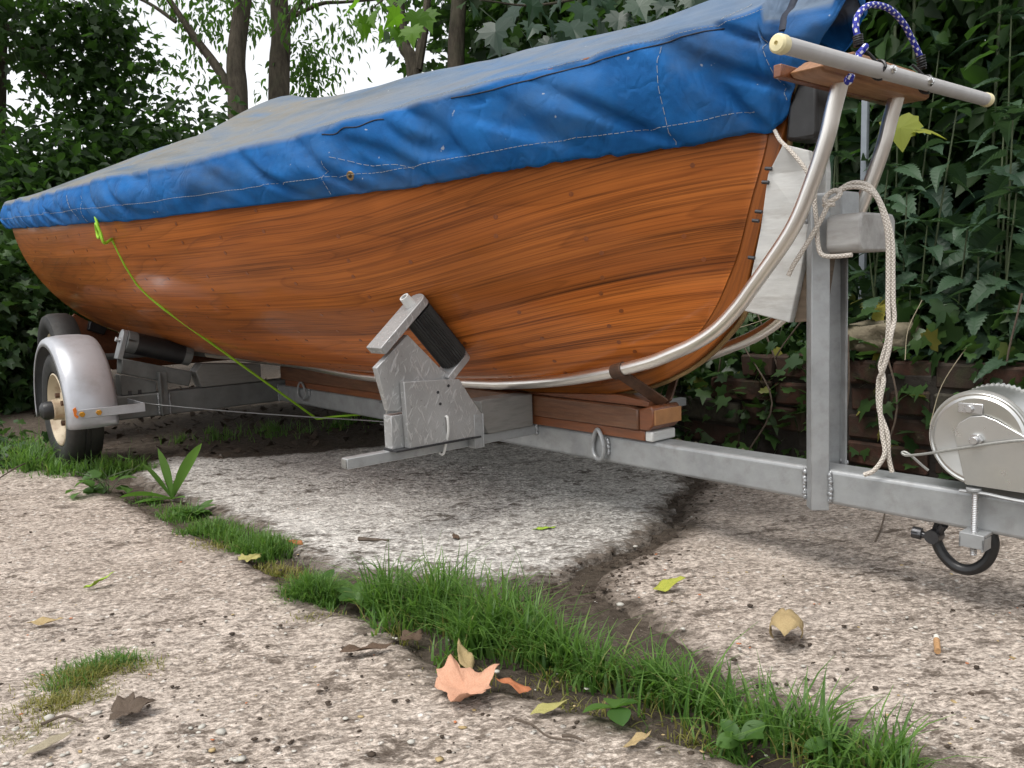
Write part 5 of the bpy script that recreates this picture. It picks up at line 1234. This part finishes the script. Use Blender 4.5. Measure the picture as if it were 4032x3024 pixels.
willowherb('willowherb with long dark leaves rising behind the bungee loop', NS(880, -1.42), -1.42, 1.32, 231)
willowherb('willowherb with long dark leaves above the handle bar centre', NS(915, -1.5), -1.50, 1.42, 232)
willowherb('willowherb with long dark leaves near the upper right corner', NS(985, -1.48), -1.48, 1.40, 233)
willowherb('willowherb with long dark leaves left of the fence post', NS(845, -1.35), -1.35, 1.15, 234)
# ivy trailing over the wall foot and beyond the bow
rng = np.random.default_rng(77)
def ivy_strip(name, label, s0, s1, l0, l1, zf, n, seed, size=.05, mat='leaf_ivy'):
    rng = np.random.default_rng(seed); s = rng.uniform(s0, s1, n); l = rng.uniform(l0, l1, n); z = np.array([zf(a) for a in s])*rng.random(n)
    P = np.array([tuple(tw(a, b_, c)) for a, b_, c in zip(s, l, z)]); d = rng.normal(size=(n, 3)); d[:, 2] -= .6; d += np.array(tuple(LF))*.6
    root = tthing(name, label, 'ivy', ((s0+s1)/2, (l0+l1)/2, 0)); o = scatter('leaves', leaf_ivy(), P, rots(d, rng.normal(size=n)*.6, rng), size*(.5+.9*rng.random(n)), M[mat], None, rng=rng)
    o.parent = root; o.matrix_parent_inverse = root.matrix_world.inverted() if False else (Matrix.Translation(root.location) @ Matrix.Rotation(PHI, 4, 'Z')).inverted(); o['kind'] = 'stuff'
    mb = MB()
    for k in range(6):
        a = rng.uniform(s0, s1); mb.tube(smooth_path([t3(a, l1+.01, 0), t3(a+rng.uniform(-.1, .1), l1+.012, zf(a)*.5), t3(a+rng.uniform(-.2, .2), l1, zf(a))], 5), .0025, 5)
    tag(mb.build('runners', M['stick'], root), kind='stuff')
ivy_strip('ivy', 'ivy and weeds hanging over the brick wall left of the winch post', -1.9, -.72, -.90, -.76, lambda s: .16+.20*max(0, (s+1.9)/1.2), 620, 301)
ivy_strip('ivy', 'ivy trailing down the bricks behind the winch', -.75, .3, -.86, -.76, lambda s: .36, 260, 302)
ivy_strip('ivy', 'tangle of ivy on top of the wall under the nettles', -1.3, .3, -1.20, -.84, lambda s: .46, 1300, 303, .06)
# dead stalks
for k, (a, b_, c) in enumerate((((655, 452), (659, 400), (682, 352)), ((700, 335), (745, 326), (800, 306)), ((930, 425), (942, 385), (968, 345)), ((905, 360), (908, 330), (922, 300)))):
    mb = MB(); P = [Vector(t3(*onl(x, y, -.74-.03*i))) for i, (x, y) in enumerate((a, b_, c))]; mb.tube(smooth_path(P, 6), .0011, 5); o = mb.build('dead_stalk', M['dry_straw'], None)
    tag(o, ['pale dead stalk standing in front of the bricks by the keel beam end', 'pale dead stalk lying slantwise behind the white bow support', 'dry stalk on the bricks between the rope and the winch', 'thin dry stalk just right of the mooring rope'][k], 'stalk')

# ------------------------------------------------------------------ grass
def blades(P, H, Wd, lean, rng, seg=4):
    """curved tapering blades"""
    N = len(P); az = rng.uniform(0, 2*np.pi, N); d = np.stack([np.cos(az), np.sin(az)], 1); perp = np.stack([-d[:, 1], d[:, 0]], 1)
    V = []; 
    for i in range(seg+1):
        t = i/seg; off = lean*H*(t**1.8); z = H*t*(1-.35*lean*t*t); w = Wd*(1-t**1.6)*.5+.0002
        c = np.stack([P[:, 0]+d[:, 0]*off, P[:, 1]+d[:, 1]*off, P[:, 2]+z], 1)
        sx = np.stack([perp[:, 0]*w, perp[:, 1]*w, np.zeros(N)], 1); V += [c-sx, c+sx]
    V = np.stack(V, 1); k = 2*(seg+1); F = []
    for i in range(seg): F.append((2*i, 2*i+1, 2*i+3, 2*i+2))
    F = np.array(F)[None]+(np.arange(N)*k)[:, None, None]
    return V.reshape(-1, 3), F.reshape(-1, 4), np.repeat(rng.random(N), k)
def grass(name, label, spots, mat, seed, ratio=.22):
    """spots: (x,y, radius_x, radius_y, angle, count, height, width)"""
    rng = np.random.default_rng(seed); Vs, Fs, As = [], [], []; o = 0
    for (x, y, rx, ry, an_, n, h, wd) in spots:
        q = rng.normal(size=(n, 2))*[rx*.5, ry*.5]; c, s = math.cos(an_), math.sin(an_)
        # blades gather into tussocks
        nt_ = max(2, n//45); tc = rng.normal(size=(nt_, 2))*[rx*.5, ry*.5]; which = rng.integers(0, nt_, n); q = np.where(rng.random((n, 1)) < .75, tc[which]+rng.normal(size=(n, 2))*.012, q)
        P = np.stack([x+q[:, 0]*c-q[:, 1]*s, y+q[:, 0]*s+q[:, 1]*c, np.full(n, -.012)], 1)
        e = np.clip(1-.35*((q[:, 0]/rx)**2+(q[:, 1]/ry)**2), .35, 1); H = h*e*rng.uniform(.45, 1.15, n)*np.where(rng.random(n) < .05, 1.35, 1)
        V, F, A = blades(P, H, wd*rng.uniform(.6, 1.25, n), rng.uniform(.1, 1.15, n), rng); Vs.append(V); Fs.append(F+o); As.append(A); o += len(V)
    ob = npmesh(name, np.concatenate(Vs), np.concatenate(Fs), mat, None, 'w', attrs={'rnd': np.concatenate(As)}); tag(ob, label, 'grass', kind='stuff'); return ob
def gp_(x, y): p = G(x*1024/2212, y*1024/2212); return p.x, p.y
def line_spots(pts, n, h, wd, ry=.035):
    out = []
    for i in range(len(pts)-1):
        (x0, y0), (x1, y1) = gp_(*pts[i][:2]), gp_(*pts[i+1][:2]); L = math.hypot(x1-x0, y1-y0); k = pts[i][2] if len(pts[i]) > 2 else 1
        out.append(((x0+x1)/2, (y0+y1)/2, L*.62, ry*k, math.atan2(y1-y0, x1-x0), int(n*L*k*10), h*k**.5, wd))
    return out
band = [(800, 1305, 1.0), (880, 1320, 1.35), (1000, 1345, 1.5), (1110, 1390, 1.15), (1180, 1425, .9), (1260, 1450, .8), (1350, 1475, .8), (1450, 1515, .85), (1560, 1560, .8), (1680, 1590, .85), (1800, 1640, .9), (1960, 1700, .9)]
grass('grass', 'thick green grass growing along the crack between the slabs', line_spots(band, 300, .100, .0040, .050), M['grass'], 401)
grass('grass', 'shorter grass along the crack towards the wheel', [gp_(390, 1110)+(.08, .05, -.5, 420, .04, .0028), gp_(480, 1150)+(.12, .05, -.6, 900, .046, .0026), gp_(570, 1185)+(.09, .045, -.6, 1000, .050, .0026), gp_(300, 1080)+(.08, .05, -.5, 160, .03, .0026), gp_(680, 1285)+(.055, .035, -.3, 1300, .055, .0024)], M['grass'], 402)
grass('grass', 'grass tuft growing against the near tyre', [gp_(95, 1010)+(.16, .10, 0, 420, .13, .0042), gp_(200, 1020)+(.16, .08, 0, 620, .085, .0036), gp_(30, 985)+(.18, .12, 0, 420, .10, .004), gp_(270, 1020)+(.1, .05, 0, 220, .06, .003), gp_(-60, 1000)+(.2, .1, 0, 300, .1, .004)], M['grass'], 403)
grass('grass', 'dry mossy grass patch in the left foreground', [gp_(205, 1460)+(.095, .045, .45, 2200, .026, .0018), gp_(120, 1520)+(.085, .045, .5, 2000, .022, .0017), gp_(60, 1590)+(.06, .04, .5, 1300, .02, .0016)], M['grass_dry'], 404)
grass('grass', 'green blades topping the mossy patch in the left foreground', [gp_(215, 1440)+(.075, .03, .4, 800, .034, .002), gp_(150, 1480)+(.05, .03, .4, 450, .028, .0019)], M['grass'], 405)
grass('grass', 'pale straw blades mixed through the crack grass', line_spots(band, 70, .055, .0022, .06), M['grass_dry'], 408)
grass('grass', 'thin pale seed stalks standing above the crack grass', line_spots(band, 7, .15, .0016, .07), M['leaf_weed'], 409)
grass('grass', 'straw coloured dead grass at the foot of the green crack grass', line_spots([(800, 1345, 1), (900, 1390, 1), (1000, 1460, 1), (1120, 1490, 1), (1250, 1500, 1), (1400, 1570, 1), (1600, 1640, 1)], 70, .024, .0017, .04)+[gp_(620, 1230)+(.09, .04, -.6, 420, .02, .0018), gp_(690, 1330)+(.06, .03, 0, 320, .02, .0018), gp_(450, 1175)+(.12, .04, -.6, 420, .02, .002)], M['grass_dry'], 406)
grass('grass', 'sparse shaded grass under the boat', [gp_(780, 905)+(.35, .12, .2, 420, .05, .003), gp_(620, 925)+(.3, .10, 0, 380, .06, .003), gp_(480, 945)+(.3, .1, 0, 240, .05, .003)], M['grass'], 407)

# ------------------------------------------------------------------ weeds
def strap_leaf(L, W, arch, n=8, fold=.25):
    V = []; F = []
    for i in range(n+1):
        t = i/n; w = W*.5*(.16+.84*math.sin(math.pi*min(1, (t*.93+.07))**1.25))*(1 if i < n else .05); y = L*(t-.18*arch*t**3); z = L*(-arch*.5*t*t)
        V += [(0, y, z-fold*w*.4), (w, y, z+fold*w), (-w, y, z+fold*w)]
        if i: a, b = 3*i-3, 3*i; F += [(a, a+1, b+1, b), (a, b, b+2, a+2)]
    return V, F
def weed(name, label, pos, leaves, mat, cat='weed'):
    root = empty(name, label, cat, pos)
    for (L, W, az, el, arch, roll) in leaves:
        V, F = strap_leaf(L, W, arch); me = bpy.data.meshes.new('leaf'); me.from_pydata(V, [], F); me.polygons.foreach_set('use_smooth', [True]*len(F)); me.materials.append(mat)
        d = Vector((math.cos(az)*math.cos(el), math.sin(az)*math.cos(el), math.sin(el))); put_leaf(me, root, Vector(pos), d, roll, 1.)
    return root
def g3(x, y, z=0): p = G(x*1024/2212, y*1024/2212); return (p.x, p.y, z)
weed('plantain', 'ribwort plantain with long upright strap leaves in the crack', g3(372, 1078), [(.14, .030, R(160), R(80), .14, 1.2), (.175, .034, R(25), R(66), .38, -1.1), (.125, .024, R(172), R(56), .15, 1.1), (.14, .034, R(176), R(16), .45, .6), (.07, .016, R(80), R(60), .2, 0), (.10, .022, R(200), R(8), .3, 0), (.07, .018, R(-40), R(20), .3, 0)], M['leaf_plantain'], 'plantain')
root = empty('bramble_seedling', 'pale green broad leaved weed in front of the near wheel', 'weed', g3(235, 1068)); rr = random.Random(9)
for k in range(16):
    V, F = leaf_ovate(1, .95, .10, .25); me = bpy.data.meshes.new('leaf'); me.from_pydata([tuple(v) for v in V], [], [tuple(f) for f in F]); me.materials.append(M['leaf_weed'])
    a = rr.uniform(0, 6.28); q = Vector(g3(235, 1068))+Vector((rr.uniform(-.085, .085), rr.uniform(-.05, .06), rr.uniform(.01, .06) if k < 15 else .10)); put_leaf(me, root, q, Vector((math.cos(a), math.sin(a)-.3, rr.uniform(-.2, .3))), rr.uniform(-.4, .4), rr.uniform(.035, .055))
mb = MB(); b0 = Vector(g3(235, 1068)); [mb.tube(smooth_path([b0, b0+Vector((rr.uniform(-.04, .04), rr.uniform(-.03, .03), .04)), b0+Vector((rr.uniform(-.08, .08), rr.uniform(-.04, .04), .07))], 4), .0012, 5) for k in range(6)]; wpart('stalks', mb, M['stem_green'], root)['kind'] = 'stuff'
def rosette(label, pos, n, L, W, seed, mat='leaf_weed'):
    rr_ = random.Random(seed); weed('dandelion', label, pos, [(L*rr_.uniform(.6, 1.1), W*rr_.uniform(.8, 1.2), 6.283*k/n+rr_.uniform(-.3, .3), R(rr_.uniform(5, 45)), rr_.uniform(.2, .6), rr_.uniform(-.4, .4)) for k in range(n)], M[mat])
rosette('leafy rosette at the foot of the plantain', g3(420, 1110), 16, .06, .022, 1)
rosette('single broad leafed weed rooted in the small grass tuft', g3(705, 1265), 4, .055, .026, 2)
rosette('dark dock leaves poking from the grass in the right foreground', g3(1330, 1555, .015), 4, .042, .026, 3)
rosette('dandelion leaves in the middle of the crack grass', g3(1420, 1490, .02), 5, .045, .02, 4)
rosette('weed leaves low in the grass near the bottom edge', g3(1600, 1630, .015), 6, .04, .02, 5)
rosette('small weed at the left end of the thick grass', g3(770, 1305, .005), 8, .05, .022, 6)
rosette('broad green weed near the lower right end of the grass', g3(1800, 1640, .02), 6, .045, .02, 7)

# ------------------------------------------------------------------ fallen leaves and litter
def dead_leaf(name, label, pos, size, az, mat, shape='maple', curl=.5, seed=0, tilt=(0, 0), cat='leaf', group='fallen leaves on the concrete', sub=2, bend=None):
    V, F = leaf_maple(0, 0, True) if shape == 'maple' else leaf_ovate(1, .5 if shape == 'ovate' else .34, 0, 0)
    bm = bmesh.new(); vv = [bm.verts.new((v[0], v[1]-.4, 0)) for v in V]; [bm.faces.new([vv[i] for i in f]) for f in F]
    bmesh.ops.subdivide_edges(bm, edges=bm.edges[:], cuts=sub, use_grid_fill=True)
    for v in bm.verts:
        x, y = v.co.x, v.co.y; v.co.z = curl*(.55*(x*x)+.35*y*y*(1 if y > 0 else .5))+.16*min(1., abs(curl))*mnoise.noise(Vector((x*3.2+seed, y*3.2, seed)))+.05*mnoise.noise(Vector((x*9+seed, y*9, 2)))+.05*abs(math.sin(math.atan2(x, y+.4)*5))
    if bend:
        for v in bm.verts: v.co = Vector((bend*math.sin(v.co.x/bend), v.co.y, bend*(math.cos(v.co.x/bend)-1)*1.1-.5*v.co.y**2+v.co.z*.6))
    mz = min(v.co.z for v in bm.verts)
    for v in bm.verts: v.co.z -= mz
    me = bpy.data.meshes.new(name); bm.to_mesh(me); bm.free(); me.polygons.foreach_set('use_smooth', [True]*len(me.polygons)); me.materials.append(mat)
    o = bpy.data.objects.new(name, me); col.objects.link(o); o.location = (pos[0], pos[1], pos[2]+.006); o.rotation_euler = (tilt[0], tilt[1], az); o.scale = (size,)*3
    md = o.modifiers.new('thick', 'SOLIDIFY'); md.thickness = .0005/size*size; md.thickness = .004
    return tag(o, label, cat, group)
M['dry_rot2'] = m_dry('dark_crumpled_leaf', (.07, .05, .036), (.14, .105, .078))
dead_leaf('fallen_leaf', 'peach coloured curled maple leaf lying below the thick grass', g3(1020, 1500), .080, R(-60), M['dry_peach'], 'maple', 1.35, 1, (.15, .05))
dead_leaf('fallen_leaf', 'small orange curled leaf piece right of the peach maple leaf', g3(1115, 1497), .05, R(80), M['dry_orange'], 'ovate', .8, 2, (.2, 0))
dead_leaf('fallen_leaf', 'pale yellow curled leaf tucked in the grass above the peach leaf', g3(1005, 1455, .012), .055, R(30), M['dry_tan'], 'ovate', 1.0, 3, (.5, .2))
dead_leaf('fallen_leaf', 'tan crumpled maple leaf standing on the right slab', g3(1700, 1390, .0), .085, R(160), M['dry_tan'], 'maple', .5, 4, (0, .1), bend=.27)
dead_leaf('fallen_leaf', 'yellow and green leaf on the dark soil of the right crack', g3(1440, 1275), .06, R(-80), M['leaf_yg'], 'ovate', .6, 5, (.25, .2))
dead_leaf('fallen_leaf', 'lime green folded leaf on the left slab', g3(212, 1270), .06, R(-70), M['leaf_lime'], 'narrow', .9, 6, (.3, .2))
dead_leaf('fallen_leaf', 'olive dried leaf near the bottom centre', g3(1180, 1545), .055, R(-65), M['dry_olive'], 'narrow', .5, 7, (.1, .1))
dead_leaf('fallen_leaf', 'crumpled dark brown leaf beside the mossy patch', g3(290, 1545), .055, R(-70), M['dry_rot2'], 'maple', .7, 8, (.15, 0))
dead_leaf('fallen_leaf', 'grey brown rolled leaf left of the thick grass', g3(780, 1415), .075, R(-80), M['dry_brown'], 'narrow', .9, 9)
dead_leaf('fallen_leaf', 'reddish brown shrivelled leaf at the left foot of the grass', g3(885, 1390), .034, R(40), M['dry_brown'], 'maple', .9, 10)
dead_leaf('fallen_leaf', 'small green leaf on the pale slab under the boat', g3(1170, 1150), .055, R(-75), M['leaf_lime'], 'narrow', .5, 11)
dead_leaf('fallen_leaf', 'dark brown leaf on the pale slab behind the grass', g3(985, 1170), .035, R(20), M['dry_brown'], 'ovate', .8, 12)
dead_leaf('fallen_leaf', 'brown leaf beneath the short grass by the plantain', g3(640, 1180), .05, R(60), M['dry_orange'], 'ovate', .7, 13)
dead_leaf('fallen_leaf', 'yellow green leaf under the short crack grass', g3(545, 1212), .045, R(-30), M['dry_olive'], 'maple', .5, 14)
dead_leaf('fallen_leaf', 'straw coloured pointed leaf at the bottom edge', g3(1370, 1620), .05, R(-50), M['dry_tan'], 'narrow', .7, 15)
dead_leaf('fallen_leaf', 'dried leaf sliver left of the mossy patch bottom', g3(95, 1625), .06, R(-35), M['dry_straw'], 'narrow', .4, 16)
dead_leaf('fallen_leaf', 'pale curled leaf fragment on the left slab edge', g3(90, 1355), .06, R(-85), M['dry_tan'], 'narrow', .8, 17)
# twigs
def twig(label, pts, r, name='twig'):
    mb = MB(); P = [Vector(g3(x, y, z)) for x, y, z in pts]; mb.tube(smooth_path(P, 5), r, 6, True, lambda t: r*(1-.4*t)); o = mb.build(name, M['stick'], None, space='w'); tag(o, label, 'twig', 'twigs lying on the concrete')
twig('thin dark twig near the bottom centre', [(1112, 1564, .006), (1150, 1580, .008), (1185, 1602, .006), (1235, 1612, .007)], .0016)
twig('short twig end right of the bottom centre twig', [(1215, 1600, .006), (1240, 1605, .008), (1262, 1612, .006)], .0022)
twig('light brown stick on the pale slab', [(775, 1172, .008), (840, 1176, .008)], .0045)
twig('twig on the soil patch by the right crack', [(1410, 1440, .004), (1440, 1460, .006), (1480, 1470, .004)], .0016)
twig('slender stem lying over the left slab by the wheel', [(-20, 1050, .006), (40, 1030, .03), (90, 1000, .02), (140, 975, .03)], .0022)
twig('brown twig leaning under the draw beam', [(1890, 1175, .003), (1905, 1150, .015), (1918, 1120, .05)], .0022)
twig('small twig left of the mossy patch', [(90, 1575, .006), (140, 1560, .008), (180, 1570, .006)], .002)
# cigarette end
cg = empty('cigarette_end', 'cigarette end lying on the right slab', 'cigarette end', g3(2025, 1400)); p0 = Vector(g3(2025, 1416, .006)); p1 = Vector(g3(2022, 1386, .008))
d = (p1-p0); mb = MB(); mb.cyl(p0, p0+d*.75, .0042, 14); wpart('filter', mb, M['cork'], cg); mb = MB(); mb.cyl(p0+d*.752, p1, .0041, 14, .0034); wpart('paper', mb, M['paper'], cg)
M['dry_rot'] = m_dry('rotted_leaf', (.03, .022, .016), (.075, .055, .04))
# pebbles and crumbs
def pebbles(name, label, n, mat, seed, area, smin, smax, zoff=0., flat=.55, kind='stuff'):
    rng = np.random.default_rng(seed); ico = bmesh.new(); bmesh.ops.create_icosphere(ico, subdivisions=1, radius=1); V = np.array([tuple(v.co) for v in ico.verts]); F = np.array([[v.index for v in f.verts] for f in ico.faces]); ico.free()
    Vs = []; 
    for k in range(n):
        x, y = area(rng); s = smin*(smax/smin)**(rng.random()**2.2); sc = s*rng.uniform(.6, 1.4, 3)*[1, 1, flat]; a = rng.uniform(0, 6.28); W = V*(1+.35*(rng.random((len(V), 1))-.5))*sc
        W = np.stack([W[:, 0]*math.cos(a)-W[:, 1]*math.sin(a)+x, W[:, 0]*math.sin(a)+W[:, 1]*math.cos(a)+y, W[:, 2]+zoff+s*.2], 1); Vs.append(W)
    Fa = (F[None]+(np.arange(n)*len(V))[:, None, None]).reshape(-1, 3); o = npmesh(name, np.concatenate(Vs), Fa, mat, smooth=False); return tag(o, label, 'pebbles', kind=kind)
def px_area(x0, x1, y0, y1): return lambda r: gp_(r.uniform(x0, x1), y0+(y1-y0)*r.random())
pebbles('pebbles', 'chalky white pebbles scattered over the slabs', 260, M['pebble'], 501, px_area(-100, 2300, 1080, 1680), .0014, .0050, flat=.35)
pebbles('pebbles', 'larger white pebbles in the left foreground', 34, M['pebble'], 502, px_area(-20, 560, 1540, 1660), .003, .008, flat=.45)
pebbles('soil_crumbs', 'dark soil crumbs and bark bits over the slabs', 900, M['dry_rot'], 503, px_area(-100, 2300, 960, 1680), .0012, .0050, flat=.35)
pebbles('soil_crumbs', 'dark crumbs along the right crack', 500, M['dry_rot'], 504, lambda r: tuple(np.array(gp_(1180+320*(t:=r.random())**.8, 1300-250*t))+r.normal(size=2)*.05), .0014, .006, flat=.5)
pebbles('leaf_crumbs', 'tan crumbs of dead leaf over the slabs', 120, M['dry_tan'], 505, px_area(-100, 2300, 1080, 1680), .0016, .006, flat=.25)
pebbles('leaf_crumbs', 'orange leaf crumbs over the slabs', 60, M['dry_orange'], 506, px_area(-100, 2300, 1050, 1680), .0016, .006, flat=.25)
pebbles('rubble', 'stones and rubble at the foot of the brick wall', 160, M['stone'], 507, lambda r: tuple(tw(r.uniform(-1.4, .6), -.74+abs(r.normal())*.05-.02, 0))[:2], .006, .022, flat=.6)
# leaf litter on the dark soil
rng = np.random.default_rng(61); n = 1100
P = np.array([tuple(tw(rng.uniform(-4.4, -2.05), rng.uniform(-1.1, .55), .0)) for k in range(n)]); P[:, 2] = -.004+rng.random(n)*.012
d = rng.normal(size=(n, 3)); d[:, 2] *= .25
o = scatter('leaf_litter', leaf_ivy(), P, rots(d, rng.normal(size=n)*.5, rng), .014+.022*rng.random(n), M['dry_rot'], rng=rng); tag(o, 'dark rotted leaf litter on the soil under the boat', 'leaf litter', kind='stuff')
# ground ivy on the left
rng = np.random.default_rng(62); n = 2600
P = np.array([tuple(tw(rng.uniform(-5.2, -2.5), rng.uniform(.75, 2.6), 0)) for k in range(n)]); P[:, 2] = rng.random(n)**2*.10
d = rng.normal(size=(n, 3)); d[:, 2] = d[:, 2]*.35+.1
o = scatter('ground_cover', leaf_ivy(), P, rots(d, rng.normal(size=n)*.5, rng), .025+.03*rng.random(n), M['leaf_ivy'], rng=rng); tag(o, 'low ivy ground cover left of the near wheel', 'ground cover', kind='stuff')
# a curled leaf caught on the cover and the stern corner
for o in list(bpy.data.objects):
    if '_b' in o: del o['_b']
